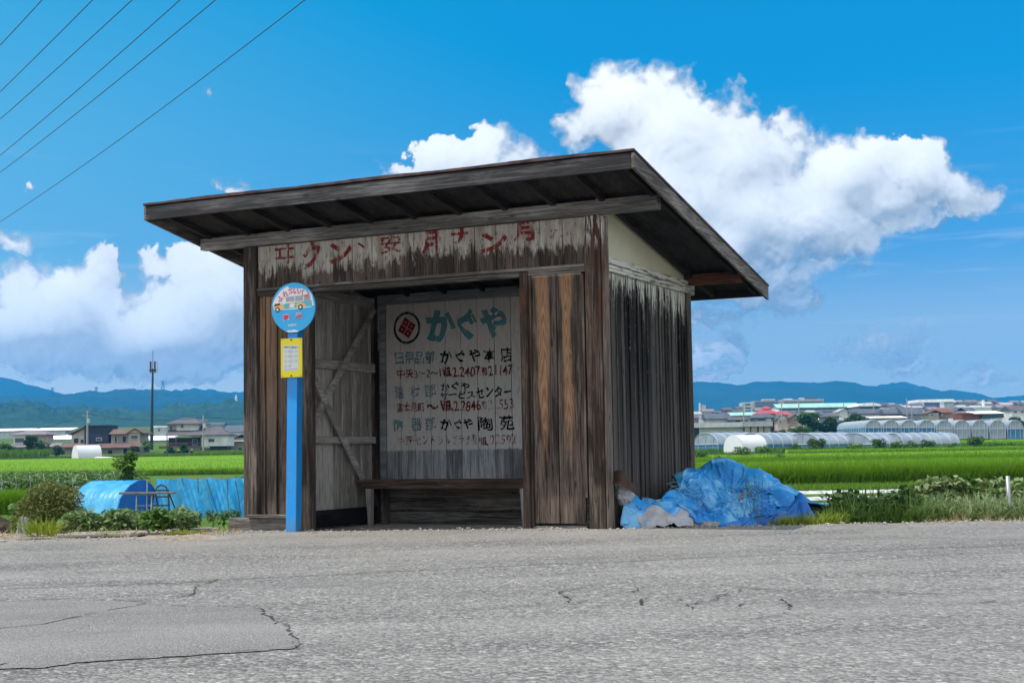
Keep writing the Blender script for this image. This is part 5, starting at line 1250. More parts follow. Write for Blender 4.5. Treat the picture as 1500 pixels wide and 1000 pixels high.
def Hs(name, label, cat, D, tr, parts, yaw=0.0, group=None):
    """a building at depth D. parts are read in picture units (k, ox, oy scale them) but become real metres"""
    k, ox, oy = tr
    X = lambda x: ox + x / k
    Y = lambda y: oy + y / k
    xs = [p[1] for p in parts] + [p[2] for p in parts]; yb = max(p[4] for p in parts); xm = (min(xs) + max(xs)) / 2
    base = at(X(xm), Y(yb), D); g = min(base.z, gz(D)); T = thing(name, label, cat, (base.x, D, base.z), yaw, group)
    s = D / F_PX / k
    for p in parts:
        typ, x0, x1, y0, y1, m_, *r = p; dy = r[0] if r else 0.0; dep = r[1] if len(r) > 1 else (x1 - x0) * s * .6
        a, b = (x0 - xm) * s, (x1 - xm) * s; z0, z1 = (yb - y1) * s, (yb - y0) * s; mb = MB()
        if y1 >= yb - .01: z0 -= max(base.z - g, 0) + .8
        if typ == 'wall': mb.box(a, b, dy, dy + dep, z0, z1); nm = 'wall'
        elif typ == 'slab': mb.box(a, b, dy - .25, dy + dep + .2, z0, z1); nm = 'roof'
        elif typ == 'shed':   # roof face that slopes up and back
            mb.prism([(0, z0), (dep, z1), (dep, z1 - .15), (0, z0 - .12)], (a, dy, 0), (0, 1, 0), (0, 0, 1), (b - a, 0, 0)); nm = 'roof'
        elif typ == 'gable':  # ridge along the front
            mb.prism([(-.3, z0), (dep / 2, z1), (dep + .3, z0), (dep + .3, z0 - .12), (-.3, z0 - .12)], (a, dy, 0), (0, 1, 0), (0, 0, 1), (b - a, 0, 0)); nm = 'roof'
        elif typ == 'gablef':  # gable end to the front
            c = (a + b) / 2 if len(r) < 3 else a + (b - a) * r[2]
            t_ = .22; mb.prism([(a, z0), (c, z1), (b, z0), (b, z0 - t_), (c, z1 - t_), (a, z0 - t_)], (0, dy - .35, 0), (1, 0, 0), (0, 0, 1), (0, dep + .6, 0)); nm = 'roof'
        elif typ == 'pent':   # wall that fills a gable
            c = (a + b) / 2 if len(r) < 3 else a + (b - a) * r[2]
            mb.prism([(a, z0), (b, z0), (c, z1)], (0, dy, 0), (1, 0, 0), (0, 0, 1), (0, dep, 0)); nm = 'gable_wall'
        elif typ == 'hip':
            i = r[2] if len(r) > 2 else .3; w = (b - a) * i; hd = dep / 2
            mb.add([(a, dy, z0), (b, dy, z0), (b, dy + dep, z0), (a, dy + dep, z0), (a + w, dy + hd, z1), (b - w, dy + hd, z1), (a, dy, z0 - .15), (b, dy, z0 - .15), (b, dy + dep, z0 - .15), (a, dy + dep, z0 - .15)],
                   [(0, 1, 5, 4), (1, 2, 5), (2, 3, 4, 5), (3, 0, 4), (6, 9, 8, 7), (0, 6, 7, 1), (1, 7, 8, 2), (2, 8, 9, 3), (3, 9, 6, 0)]); nm = 'roof'
        elif typ == 'vault':
            n = 12; pr = [((a + b) / 2 - (b - a) / 2 * math.cos(math.pi * q / n), z0 + (z1 - z0) * math.sin(math.pi * q / n)) for q in range(n + 1)]
            mb.prism(pr, (0, dy, 0), (1, 0, 0), (0, 0, 1), (0, dep, 0)); nm = 'roof'
        elif typ == 'win':
            mb.box(a, b, dy - .06, dy + .04, z0, z1); fo_ = mb.build('window', B_['lgrey'], T)
            f = min(.09, (b - a) * .12); MB().box(a + f, b - f, dy - .075, dy - .061, z0 + f, z1 - f).build('pane', B_[m_], fo_); continue
        elif typ == 'band':
            mb.box(a, b, dy - .09, dy + .02, z0, z1); nm = 'window_band'
        elif typ == 'post': mb.box(a, b, dy, dy + (b - a), z0, z1); nm = 'post'
        elif typ == 'rail': mb.box(a, b, dy - .05, dy + .03, z0, z1); nm = 'railing'
        mb.build(nm, B_[m_], T)
    return T
Z1 = (7.5, 0, 580); Z2 = (5, 160, 500); Z5 = (6, 1000, 540); Z6 = (6, 1250, 540)
Hs('house', 'cream house with a flat hipped mauve roof at the far left', 'house', 300, Z1, [
 ('wall', 150, 285, 418, 525, 'white', 0, 7), ('wall', 285, 475, 425, 525, 'cream', .6, 6), ('hip', 115, 515, 382, 420, 'mauve', -.6, 9, .2), ('win', 163, 268, 455, 512, 'glass', 0),
 ('wall', 130, 640, 552, 640, 'beige', -.4, 8), ('shed', 118, 300, 525, 555, 'mauve', -1.6, 2), ('shed', 380, 690, 518, 556, 'mauve', -1.6, 2), ('win', 190, 260, 575, 625, 'dark', -.4), ('win', 420, 560, 575, 630, 'dark', -.4)])
Hs('house', 'house with a navy blue wall block beside a timber gable, behind the utility pole', 'house', 300, Z1, [
 ('wall', 785, 935, 430, 525, 'cream', 0, 6), ('pent', 785, 1100, 345, 430, 'tan', .05, 6, .5), ('gablef', 750, 1120, 330, 415, 'brown', 0, 6), ('wall', 935, 1200, 332, 520, 'navy', -.6, 7), ('win', 1065, 1130, 458, 495, 'glass', -.6),
 ('win', 808, 868, 455, 520, 'dark', 0), ('win', 880, 925, 470, 520, 'dark', 0), ('slab', 935, 1208, 322, 333, 'dark', -.6, 7), ('wall', 735, 1180, 552, 660, 'beige', -1.2, 7), ('shed', 700, 1190, 518, 555, 'maroon', -2.4, 2.4), ('win', 1130, 1260, 585, 650, 'dark', -1.2)])
Hs('house', 'beige two storey house with a brown gable roof left of the antenna mast', 'house', 298, Z2, [
 ('wall', 10, 140, 672, 750, 'beige', .5, 6), ('wall', 140, 225, 672, 745, 'tan', 0, 7), ('gable', 0, 150, 640, 676, 'brown', -.1, 6), ('pent', 132, 236, 645, 676, 'tan', 0, 7), ('gablef', 122, 256, 634, 672, 'brown', 0, 7),
 ('win', 158, 212, 686, 716, 'glass', 0), ('win', 90, 122, 690, 742, 'dark', .5), ('win', 36, 52, 692, 738, 'dark', .5), ('wall', -60, 236, 772, 830, 'beige', -1.2, 8), ('shed', -80, 245, 745, 775, 'maroon', -2.4, 2.4), ('win', 0, 40, 790, 828, 'dark', -1.2), ('win', 112, 150, 780, 830, 'dark', -1.2)])
Hs('house', 'large grey tiled house on stilts with an upper hipped storey and white right wing', 'house', 292, Z2, [
 ('wall', 412, 480, 598, 660, 'lgrey', 2.0, 5), ('wall', 480, 640, 598, 650, 'white', 1.6, 6), ('hip', 400, 672, 553, 600, 'tile', .6, 9, .35), ('win', 424, 446, 612, 650, 'glass', 2.0), ('win', 512, 532, 598, 632, 'glass', 1.6),
 ('shed', 415, 660, 613, 684, 'tile', -.6, 4.5), ('hip', 560, 892, 630, 686, 'tile', -1.2, 8, .3), ('wall', 678, 870, 684, 768, 'white', -.5, 7), ('win', 728, 776, 712, 740, 'glass', -.5), ('wall', 425, 680, 700, 765, 'dark', 1.0, 5), ('win', 600, 640, 714, 760, 'bluegl', 1.0),
 ('rail', 370, 680, 762, 780, 'wood', -.6), ('rail', 425, 680, 742, 748, 'wood', -.6), ('post', 425, 432, 690, 830, 'wood', -.6), ('post', 490, 497, 690, 830, 'wood', -.6), ('post', 583, 598, 765, 832, 'brick', -.6), ('post', 672, 680, 690, 832, 'wood', -.6), ('wall', 600, 735, 780, 832, 'tan', 1.5, 4), ('wall', 735, 862, 768, 832, 'dark', .4, 4), ('band', 430, 600, 700, 706, 'tan', 1.0), ('wall', 380, 600, 800, 832, 'dark', 2.5, 3)])
Hs('house', 'low tan house half hidden by the left post of the shelter', 'house', 300, Z2, [('wall', 880, 1010, 705, 812, 'tan', 0, 7), ('shed', 876, 1020, 700, 730, 'grey', -1.0, 3), ('gablef', 868, 1080, 678, 716, 'tile', 0, 7), ('win', 945, 975, 775, 808, 'glass', 0)])
Hs('shed', 'long white low roof behind the antenna mast', 'shed', 420, Z2, [('wall', 200, 450, 718, 760, 'grey', 0, 10), ('shed', 190, 460, 690, 722, 'roofw', -.6, 8)])
Hs('shed', 'pale block building beside the upper storey of the stilted house', 'building', 460, Z2, [('wall', 328, 420, 626, 690, 'lgrey', 0, 10), ('slab', 326, 424, 618, 628, 'roofw', 0, 10), ('band', 360, 372, 640, 655, 'glass', 0)])
Hs('shed', 'long white greenhouse roof across the far left below the forest hill', 'greenhouse', 560, Z1, [('wall', -200, 720, 376, 400, 'lgrey', 0, 12), ('shed', -210, 790, 348, 378, 'roofw', -.5, 9)])
Hs('shed', 'stepped white greenhouse roof between the cream house and the navy house', 'greenhouse', 470, Z1, [('wall', 480, 790, 470, 500, 'lgrey', 0, 12), ('shed', 470, 800, 428, 472, 'roofw', -.5, 8), ('shed', 625, 760, 405, 428, 'roofw', 8.5, 5)])
Hs('house', 'grey town house behind the stilted house, left of the white wing', 'house', 520, Z2, [('wall', 700, 830, 610, 660, 'grey', 0, 8), ('gable', 690, 840, 590, 612, 'slate', 0, 8), ('win', 720, 750, 622, 640, 'glass', 0)])
Hs('house', 'blue grey roofed house at the left post of the shelter', 'house', 480, Z2, [('wall', 850, 990, 655, 700, 'lgrey', 0, 8), ('gable', 838, 1010, 612, 660, 'slate', 0, 8)])
# right-hand town
Hs('factory', 'long low pale concrete factory building right behind the shelter corner', 'factory', 330, Z5, [('wall', 60, 150, 512, 566, 'dark', 1, 9), ('wall', 150, 535, 508, 566, 'lgrey', 1.0, 12), ('slab', 60, 535, 470, 512, 'lgrey', 0, 14), ('wall', 538, 775, 508, 566, 'tan', .5, 12), ('slab', 532, 792, 466, 510, 'grey', 0, 14), ('band', 596, 606, 512, 560, 'dark', .5), ('band', 658, 672, 512, 560, 'dark', .5), ('band', 712, 720, 512, 560, 'dark', .5), ('band', 540, 548, 512, 560, 'dark', .5), ('band', 110, 140, 515, 562, 'dark', 1)])
Hs('house', 'dark slate gabled house above the left part of the factory', 'house', 400, Z5, [('wall', 215, 400, 436, 480, 'lgrey', 0, 8), ('gable', 200, 430, 390, 438, 'slate', -.2, 9)])
Hs('house', 'low dark roofed house just right of the slate gabled house', 'house', 395, Z5, [('wall', 425, 575, 445, 480, 'block', 0, 7), ('gable', 405, 592, 425, 448, 'tile', -.1, 7), ('win', 460, 510, 450, 470, 'dark', 0)])
Hs('house', 'grey house with a broad hipped roof below the red pyramid roof', 'house', 385, Z5, [('wall', 640, 815, 425, 470, 'block', 0, 8), ('hip', 605, 838, 388, 428, 'slate', -.8, 9, .3), ('win', 660, 720, 432, 458, 'glass', 0), ('win', 735, 780, 432, 458, 'roofw', 0), ('wall', 790, 870, 470, 520, 'dark', 0, 6)])
Hs('pavilion', 'building with a red stepped pyramid roof among the grey town roofs', 'building', 520, Z5, [('wall', 690, 860, 388, 420, 'lgrey', 0, 12), ('hip', 660, 850, 345, 392, 'red', -1, 14, .35), ('hip', 725, 800, 322, 348, 'red', 4, 6, .35), ('hip', 800, 960, 372, 405, 'red', -2, 8, .3)])
Hs('house', 'pinkish gabled house with a white flank beside a brown timber gable', 'house', 380, Z5, [('wall', 835, 930, 440, 520, 'pink', 0, 8), ('pent', 825, 935, 400, 442, 'white', 0, 8), ('gablef', 820, 945, 396, 440, 'tile', 0, 8), ('wall', 930, 1040, 440, 505, 'brick', -1, 8), ('pent', 925, 1045, 405, 442, 'brick', -1, 8), ('gablef', 918, 1052, 398, 442, 'brown', -1, 8), ('win', 855, 875, 455, 475, 'glass', 0), ('win', 965, 1000, 440, 460, 'glass', -1)])
Hs('apartment_block', 'dark blue glazed block with a white left wing against the mountain', 'building', 900, Z5, [('wall', 545, 640, 290, 400, 'lgrey', 1, 20), ('wall', 637, 845, 280, 400, 'block', 0, 22), ('band', 640, 842, 296, 306, 'bluegl', 0), ('band', 640, 842, 318, 328, 'bluegl', 0), ('band', 640, 842, 340, 350, 'bluegl', 0), ('band', 640, 842, 362, 372, 'bluegl', 0), ('slab', 720, 825, 264, 282, 'lgrey', 4, 8), ('band', 552, 600, 305, 318, 'glass', 1), ('band', 552, 600, 335, 348, 'glass', 1), ('band', 552, 600, 362, 372, 'glass', 1)])
Hs('hospital', 'long grey pink building with rooftop boxes left of the mint green roof', 'building', 950, Z5, [('wall', 880, 1240, 276, 400, 'pink', 0, 25), ('slab', 875, 1245, 268, 280, 'lgrey', 0, 25), ('wall', 920, 985, 258, 270, 'white', 6, 8), ('wall', 1110, 1200, 248, 270, 'slate', 6, 8), ('band', 895, 1230, 290, 298, 'bluegl', 0), ('wall', 1060, 1100, 250, 270, 'lgrey', 8, 6)])
Hs('school', 'very long building under a mint green roof', 'building', 640, Z5, [('wall', 840, 1560, 334, 392, 'lgrey', 0, 16), ('shed', 830, 1570, 298, 338, 'green', -1, 10), ('band', 860, 1540, 348, 360, 'bluegl', 0), ('band', 860, 1540, 372, 382, 'bluegl', 0)])
Hs('house', 'small building with a pale mint roof left of the red pyramid roof', 'building', 560, Z5, [('wall', 425, 690, 405, 430, 'tan', 0, 10), ('shed', 415, 700, 378, 408, 'green', -.5, 7)])
Hs('house', 'dark grey house among trees right of the pinkish gabled house', 'house', 380, Z5, [('wall', 1258, 1378, 415, 470, 'grey', 0, 8), ('hip', 1240, 1396, 396, 418, 'tile', -.7, 9, .25), ('win', 1270, 1320, 425, 455, 'dark', 0), ('wall', 1195, 1500, 468, 500, 'dark', 1, 8), ('shed', 1185, 1520, 452, 470, 'tile', -.5, 3)])
Hs('shed', 'white roofed low shed left of the dark grey house', 'shed', 420, Z5, [('wall', 1110, 1220, 440, 470, 'grey', 0, 8), ('shed', 1105, 1225, 420, 444, 'roofw', -.4, 7)])
Hs('house', 'small white gabled house near the right end of the mint green roof', 'house', 470, Z5, [('wall', 1385, 1450, 372, 415, 'white', 0, 8), ('pent', 1378, 1458, 352, 374, 'white', 0, 8), ('gablef', 1370, 1466, 346, 374, 'grey', 0, 8), ('wall', 1440, 1540, 380, 415, 'lgrey', 1, 8), ('gable', 1435, 1550, 360, 382, 'slate', 1, 8)])
Hs('hall', 'hall with a shallow white vaulted roof right of the mint green roof', 'hall', 620, Z6, [('wall', 45, 235, 325, 400, 'block', 0, 18), ('vault', 35, 245, 298, 328, 'roofw', -1, 20), ('band', 60, 225, 335, 350, 'bluegl', 0)])
Hs('house', 'long dark roofed house under the white vaulted hall', 'house', 470, Z6, [('wall', 10, 280, 388, 420, 'grey', 0, 8), ('gable', 0, 300, 350, 392, 'slate', 0, 9)])
Hs('house', 'pair of dark roofs left of the white flat roof', 'house', 455, Z6, [('wall', 285, 430, 390, 420, 'mauve', 0, 8), ('gable', 275, 450, 350, 394, 'slate', 0, 9)])
Hs('house', 'tall dark roofed house below the big white building', 'house', 450, Z6, [('wall', 460, 620, 395, 430, 'block', 0, 9), ('gable', 440, 632, 342, 398, 'slate', 0, 10), ('win', 500, 560, 400, 416, 'glass', 0)])
Hs('shed', 'white flat roofed shed behind the row of arched greenhouses', 'shed', 380, Z6, [('wall', 160, 450, 425, 455, 'tan', 0, 9), ('shed', 150, 470, 412, 430, 'roofw', -.6, 6)])
Hs('hall', 'big white building with a wide band of windows in front of the mountain', 'building', 760, Z6, [('wall', 585, 800, 290, 350, 'white', 0, 20), ('wall', 800, 880, 280, 350, 'lgrey', 1, 20), ('slab', 580, 885, 268, 292, 'roofw', 0, 22), ('band', 625, 760, 296, 340, 'bluegl', 0), ('wall', 630, 800, 340, 362, 'lgrey', -4, 6)])
Hs('apartment_block', 'long grey block right of the big white building', 'building', 820, Z6, [('wall', 870, 1150, 288, 350, 'grey', 0, 18), ('band', 885, 1140, 302, 310, 'bluegl', 0), ('band', 885, 1140, 325, 333, 'bluegl', 0), ('wall', 920, 980, 274, 290, 'white', 4, 6), ('wall', 1040, 1140, 280, 290, 'brick', 4, 6)])
Hs('house', 'cream house with a brown roof beside a brown house above the greenhouses', 'house', 400, Z6, [('wall', 660, 752, 385, 440, 'cream', 0, 7), ('gablef', 640, 800, 360, 388, 'brown', 0, 7), ('win', 680, 705, 398, 412, 'glass', 0), ('wall', 752, 885, 380, 435, 'brick', 1, 7), ('gable', 745, 895, 345, 384, 'rustred', 1, 8), ('win', 780, 802, 388, 410, 'white', 1)])
Hs('house', 'white gabled house with a dark roof right of the brown house', 'house', 430, Z6, [('wall', 895, 985, 370, 415, 'white', 0, 7), ('gablef', 885, 1000, 340, 374, 'slate', 0, 7), ('wall', 985, 1075, 365, 400, 'block', 1, 7), ('gable', 980, 1090, 335, 368, 'slate', 1, 7)])
Hs('barn', 'rust red barn with a white roof and a dark green wall', 'barn', 385, Z6, [('wall', 965, 1130, 385, 435, 'rustred', 1, 8), ('wall', 1130, 1322, 390, 432, 'teal', 0, 9), ('shed', 1060, 1330, 366, 392, 'roofw', -.6, 8), ('shed', 960, 1080, 372, 388, 'rustred', .4, 7)])
Hs('shed', 'white flat roof above the rust red barn', 'building', 560, Z6, [('wall', 1055, 1270, 338, 365, 'white', 0, 10), ('slab', 1045, 1280, 326, 340, 'roofw', 0, 10), ('wall', 1158, 1170, 272, 330, 'white', 2, 1.5)])
Hs('house', 'grey houses with white upper walls at the right edge', 'house', 420, Z6, [('wall', 1390, 1520, 358, 400, 'white', 0, 8), ('gable', 1380, 1540, 322, 362, 'tile', 0, 9), ('win', 1410, 1440, 370, 388, 'glass', 0), ('win', 1470, 1500, 370, 388, 'glass', 0)])
Hs('house', 'mauve grey house between the white flat roof and the right edge', 'house', 520, Z6, [('wall', 1280, 1400, 335, 395, 'grey', 0, 8), ('gable', 1270, 1410, 312, 340, 'mauve', 0, 8)])
Hs('tower', 'slim white tower block far away near the shelter corner', 'tower', 1100, Z5, [('wall', 165, 205, 318, 395, 'pink', 0, 15), ('wall', 150, 160, 300, 395, 'white', 0, 4)])
# a rest of roofs far behind, too small to have parts
gr = random.Random(3)
fr = [(1022, 606), (1038, 602), (1052, 604), (1066, 600), (1078, 602), (1085, 606), (1245, 600), (1252, 603), (1296, 593), (1305, 594), (1316, 595), (1335, 596), (1342, 592), (1402, 589), (1412, 590), (1424, 588), (1436, 590), (1446, 591), (1455, 588), (1466, 590), (1476, 592), (1488, 589), (1497, 591), (1505, 590), (1410, 596), (1432, 596), (1018, 612), (1290, 600)]
fr += [(gr.uniform(1018, 1505), gr.uniform(594, 610)) for _ in range(48)] + [(gr.uniform(600, 1010), gr.uniform(594, 612)) for _ in range(12)] + [(gr.uniform(1505, 1640), gr.uniform(592, 608)) for _ in range(8)]
for i, (px, py) in enumerate(fr):
    w = gr.uniform(9, 17); h = gr.uniform(4, 7); c = gr.choice(['lgrey', 'grey', 'white', 'mauve', 'tan']); r_ = gr.choice(['slate', 'tile', 'mauve', 'grey'])
    Hs('house', 'tiny distant house roof in the town crowd before the right mountain', 'house', 440 + (612 - py) * 17 + gr.uniform(-20, 40), (1, px, py), [('wall', -w / 2, w / 2, 0, h + 3, c, 0, 8), ('gable', -w / 2 - 1, w / 2 + 1, -gr.uniform(2.5, 4), .2, r_, 0, 8)], 0, 'distant town roofs')
# ---- greenhouses
mt, nb = mat('greenhouse film'); co = objco(nb); n = nb.noise(co, .6, 4); C(nb, nb.mix(nb.mr(n, .35, .65), (.21, .26, .32), (.32, .37, .42))); nb.b.inputs['Roughness'].default_value = .35
nb.b.inputs['Alpha'].default_value = .88; M['gfilm'] = mt
M['gblue'] = plain('blue greenhouse skirt', (.05, .17, .32), .6, .2, 1)
M['gwhite'] = plain('white greenhouse film', (.64, .65, .66), .5, .06, .6)
M['gframe'] = plain('greenhouse pipe', (.42, .45, .47), .5, .1)
def greenhouse(label, px0, px1, ytop, ybase, D, length, yaw, film, skirt=.3, group=None, ribs=True, bluefront=True):
    s = D / F_PX; w = (px1 - px0) * s; H = (ybase - ytop) * s; q = at((px0 + px1) / 2, ybase, D); T = thing('greenhouse', label, 'greenhouse', (q.x, D, q.z), yaw, group)
    n = 14; zs = H * skirt; arc = [(-w / 2, -.8)] + [(-w / 2 * math.cos(math.pi * k / n), zs + (H - zs) * math.sin(math.pi * k / n)) for k in range(n + 1)] + [(w / 2, -.8)]
    m_ = MB(); vs = [(p[0], y, p[1]) for y in (0, length) for p in arc]; k = len(arc)
    m_.add(vs, [(i, i + 1, k + i + 1, k + i) for i in range(1, k - 2)]); m_.build('cover', film, T, True)
    up = [p for p in arc if p[1] >= zs - .001]
    MB().prism(up, (0, 0, 0), (1, 0, 0), (0, 0, 1), (0, .06, 0)).build('end_wall', film, T)
    e = MB(); e.box(-w / 2, w / 2, .0, .06, -.8, zs - .005); e.box(w / 2 - .05, w / 2 - .02, .07, length, -.8, zs - .005); e.box(-w / 2 + .02, -w / 2 + .05, .07, length, -.8, zs - .005); e.build('skirt', M['gblue'] if bluefront else film, T)
    if ribs:
        f = MB()
        for y in [0] + list(np.arange(2.0, length, 2.0)): f.tube([(p[0] * 1.004, y - .05, p[1] * 1.004) for p in arc], .05, 4)
        for x in (-.3, 0, .3): f.tube([(x * w, -.06, -.8), (x * w, -.06, zs + (H - zs) * math.sqrt(max(0, 1 - (2 * x) ** 2)))], .045, 4)
        f.tube([(-w / 2, -.07, zs), (w / 2, -.07, zs)], .05, 4); f.build('frame', M['gframe'], T)
    return T
wds = ['leftmost', 'second', 'third', 'fourth', 'fifth', 'sixth', 'seventh', 'eighth', 'rightmost']
for i in range(9):
    greenhouse(wds[i] + ' of the nine arched greenhouses in a row below the town at the right', 1268 + i * 26, 1291 + i * 26.0, 615, 634 + (0 if i < 4 else 3), 292, 26, 0, M['gfilm'], .42, 'arched greenhouse row', True, i < 4 or i == 8)
for i, (a, b) in enumerate([(1006, 1062), (1072, 1128), (1139, 1212), (1213, 1286), (1287, 1330)]):
    greenhouse(['first', 'second', 'third', 'fourth', 'last and longest'][i] + ' of the long plastic greenhouses beyond the right rice field', a, b, 634, 660, 222 + i * .4, 9 if i < 4 else 12, rad(-62) if i == 4 else rad(-58), M['gfilm'], .35, 'long plastic greenhouses')
greenhouse('low white dome greenhouse in front of the long plastic greenhouses', 1055, 1093, 637, 659, 205, 5.2, rad(-52), M['gwhite'], .12, None, False, False)
greenhouse('white arched tunnel in front of the navy blue house', 98, 122, 652, 671, 255, 4.4, rad(-50), M['gwhite'], .12, None, False, False)
f = lump('plastic_cover', tuple(at(152, 673, 250)), (2.1, .9, .55), M['gwhite'], 'crumpled white plastic cover lying right of the white tunnel', 'plastic cover', .15, 2)
# ---- trees and bushes of the middle distance
for lab, px, D, R, H, n, sz, mm in [
 ('dark round pine in front of the cream house', 45, 288, 1.6, 4.2, 1500, .26, 'darkleaf'), ('low dark hedge tree left of the cream house', 8, 290, 2.0, 2.9, 900, .26, 'darkleaf'), ('garden tree right of the cream house', 62, 292, 1.6, 3.0, 900, .26, 'bush'), ('dark shrub before the navy house', 84, 285, 1.6, 2.0, 800, .24, 'darkleaf'), ('pale young tree below the antenna mast', 213, 288, 1.4, 2.7, 600, .22, 'weed'), ('hedge tree right of the beige house', 198, 292, 1.2, 2.0, 600, .22, 'darkleaf'), ('dark shrub under the stilted house', 270, 287, 1.4, 1.9, 700, .22, 'darkleaf'), ('clipped shrub under the railing of the stilted house', 250, 286, 1.1, 1.5, 600, .22, 'darkleaf'),
 ('round green tree left of the dark grey town house', 1187, 345, 3.4, 6.2, 2600, .42, 'bush'), ('dark bushy tree before the dark grey town house', 1217, 345, 3.2, 4.2, 2200, .4, 'darkleaf'), ('broad dark tree right of the dark grey town house', 1240, 348, 3.4, 4.6, 2200, .4, 'darkleaf'), ('dark tree left of the arched greenhouses', 1262, 350, 3.2, 5.0, 2200, .4, 'darkleaf'), ('small bush before the pinkish house', 1145, 340, 2.0, 2.4, 1000, .36, 'bush'), ('second small bush before the pinkish house', 1165, 338, 2.0, 2.4, 1000, .36, 'weed'), ('bush in front of the first trees of the town', 1178, 330, 2.2, 2.6, 1000, .36, 'bush'),
 ('olive bush in front of the long plastic greenhouses', 1194, 208, 1.7, 2.1, 1500, .2, 'weed'), ('dark bush left of the olive bush', 1164, 209, 1.2, 1.25, 900, .18, 'bush'), ('dark bush beside the shelter corner', 1026, 150, 1.0, 1.1, 800, .15, 'bush'), ('grey green bush before the white dome', 1090, 165, 1.5, 1.3, 1300, .15, 'weed'), ('small dark bush right of the shelter corner', 1052, 135, .6, .8, 500, .12, 'darkleaf'),
 ('first rounded bush on the bank below the greenhouses', 1288, 205, 1.3, 1.7, 900, .2, 'bush'), ('second rounded bush on the bank below the greenhouses', 1312, 204, 1.3, 1.2, 900, .2, 'grass'), ('third rounded bush on the bank below the greenhouses', 1335, 203, 1.5, 1.4, 900, .2, 'weed'), ('fourth rounded bush on the bank below the greenhouses', 1358, 204, 1.3, 1.7, 900, .2, 'bush'), ('dark bush right of the end of the greenhouses', 1426, 212, 1.5, 1.9, 1100, .2, 'bush'), ('small bush at the right end of the bank', 1395, 204, .8, 1.1, 600, .18, 'bush'), ('low bush left of the bank bushes', 1255, 206, 1.6, 1.0, 900, .2, 'grass'), ('hedge plant below the white dome', 1120, 190, 1.4, 1.2, 1000, .18, 'grass'), ('pale bush at the edge of the rice field', 1142, 120, 1.0, .9, 800, .12, 'weed'),
 ('dark tree on the skyline left of the big white building', 1327, 700, 3.6, 7.5, 900, .7, 'darkleaf'), ('dark conifer on the skyline of the town', 1335, 690, 2.4, 5.5, 700, .6, 'darkleaf'), ('round tree by the cream house above the greenhouses', 1352, 395, 2.2, 3.8, 900, .4, 'bush'), ('dark trees at the right edge of the town', 1492, 390, 2.6, 3.6, 1000, .4, 'darkleaf'), ('green tree behind the antenna mast', 205, 360, 3, 4.2, 900, .4, 'darkleaf')]:
    tree(lab, px, D, R, H, n, sz, M[mm], 'bush' if 'bush' in lab or 'shrub' in lab or 'hedge' in lab else 'tree', 'bush' if 'bush' in lab or 'shrub' in lab or 'hedge' in lab else 'tree', .08 if 'bush' in lab or 'shrub' in lab else .2)
for i in range(7): leafplant('white flowering weed at the foot of the rice field right of the heap', 1128 + i * 4 + random.uniform(-2, 2), 30 + random.uniform(-2, 2), 90, .22, .55, .05, leafmat('pale weed %d' % i, (.16, .22, .09), (.45, .50, .36), .3), 'pale weeds right of the heap', z=gz(30))

# ---- masts, poles, wires
M['mast'] = plain('dark mast steel', (.02, .024, .032), .5, .1)
q = gpt(222, 330); s = 330 / F_PX; H = (640 - 527) * s; T = thing('antenna_mast', 'tall dark mobile phone mast with a crown of antennas', 'antenna mast', tuple(q))
bz = at(222, 655, 330).z - q.z; zt2 = at(222, 540, 330).z - q.z
MB().tube([(0, 0, -1), (.1, 0, zt2 * .5), (.25, 0, zt2)], [.42, .31, .2], 10).build('pole', M['mast'], T)
MB().tube([(.25, 0, zt2), (.27, 0, zt2 + 4.2)], .07, 6).build('aerial', M['mast'], T)
MB().tube([(.25 + math.cos(k * math.pi / 6) * .85, math.sin(k * math.pi / 6) * .85, zt2 - .3) for k in range(13)], .09, 5).build('ring', M['mast'], T)
for k in range(6):
    a = k * math.pi / 3 + .3; MB().box(.25 + math.cos(a) * .95 - .13, .25 + math.cos(a) * .95 + .13, math.sin(a) * .95 - .1, math.sin(a) * .95 + .1, zt2 - .9, zt2 + 1.7).build('antenna', M['gframe'] if k % 3 == 0 else M['mast'], T)
M['cpole'] = plain('concrete pole', (.30, .29, .28), .8, .1)
def upole(label, px, ytop, ybase, D, group=None, arms=True, r=.16):
    q = at(px, ybase, D); h = at(px, ytop, D).z - q.z; T = thing('utility_pole', label, 'utility pole', tuple(q), 0, group)
    MB().tube([(0, 0, -3), (0, 0, h)], [r * 1.25, r * .85], 8).build('pole', M['cpole'], T)
    if arms:
        MB().box(-1.1, .9, -.08, .08, h - 1.1, h - .95).build('crossarm', M['cpole'], T); MB().tube([(.35, -.3, h - 2.6), (.35, -.3, h - 1.7)], .28, 8).build('transformer', M['gframe'], T)
    return T
upole('utility pole in front of the navy blue house', 128, 601, 652, 296, r=.2); upole('utility pole in front of the white wing of the stilted house', 298, 608, 666, 288, r=.17)
for px, yt, yb, D in [(1090, 590, 626, 360), (1146, 588, 628, 350), (1171, 584, 626, 360), (1280, 588, 612, 470), (1329, 583, 615, 420), (1336, 590, 615, 430), (1220, 600, 618, 420), (1420, 598, 615, 400), (1470, 592, 610, 430), (1236, 590, 606, 500)]:
    upole('slim utility pole rising between the town roofs at the right', px, yt, yb, D, 'utility poles in the town', False, .15)
M['wire'] = plain('black cable', (.015, .017, .02), .5, .1)
def wire(label, pts, r, group=None, name='power_line'):
    m_ = MB(); m_.tube(pts, r, 6); return tag(m_.build(name, M['wire'], None, True), label, 'power line', group)
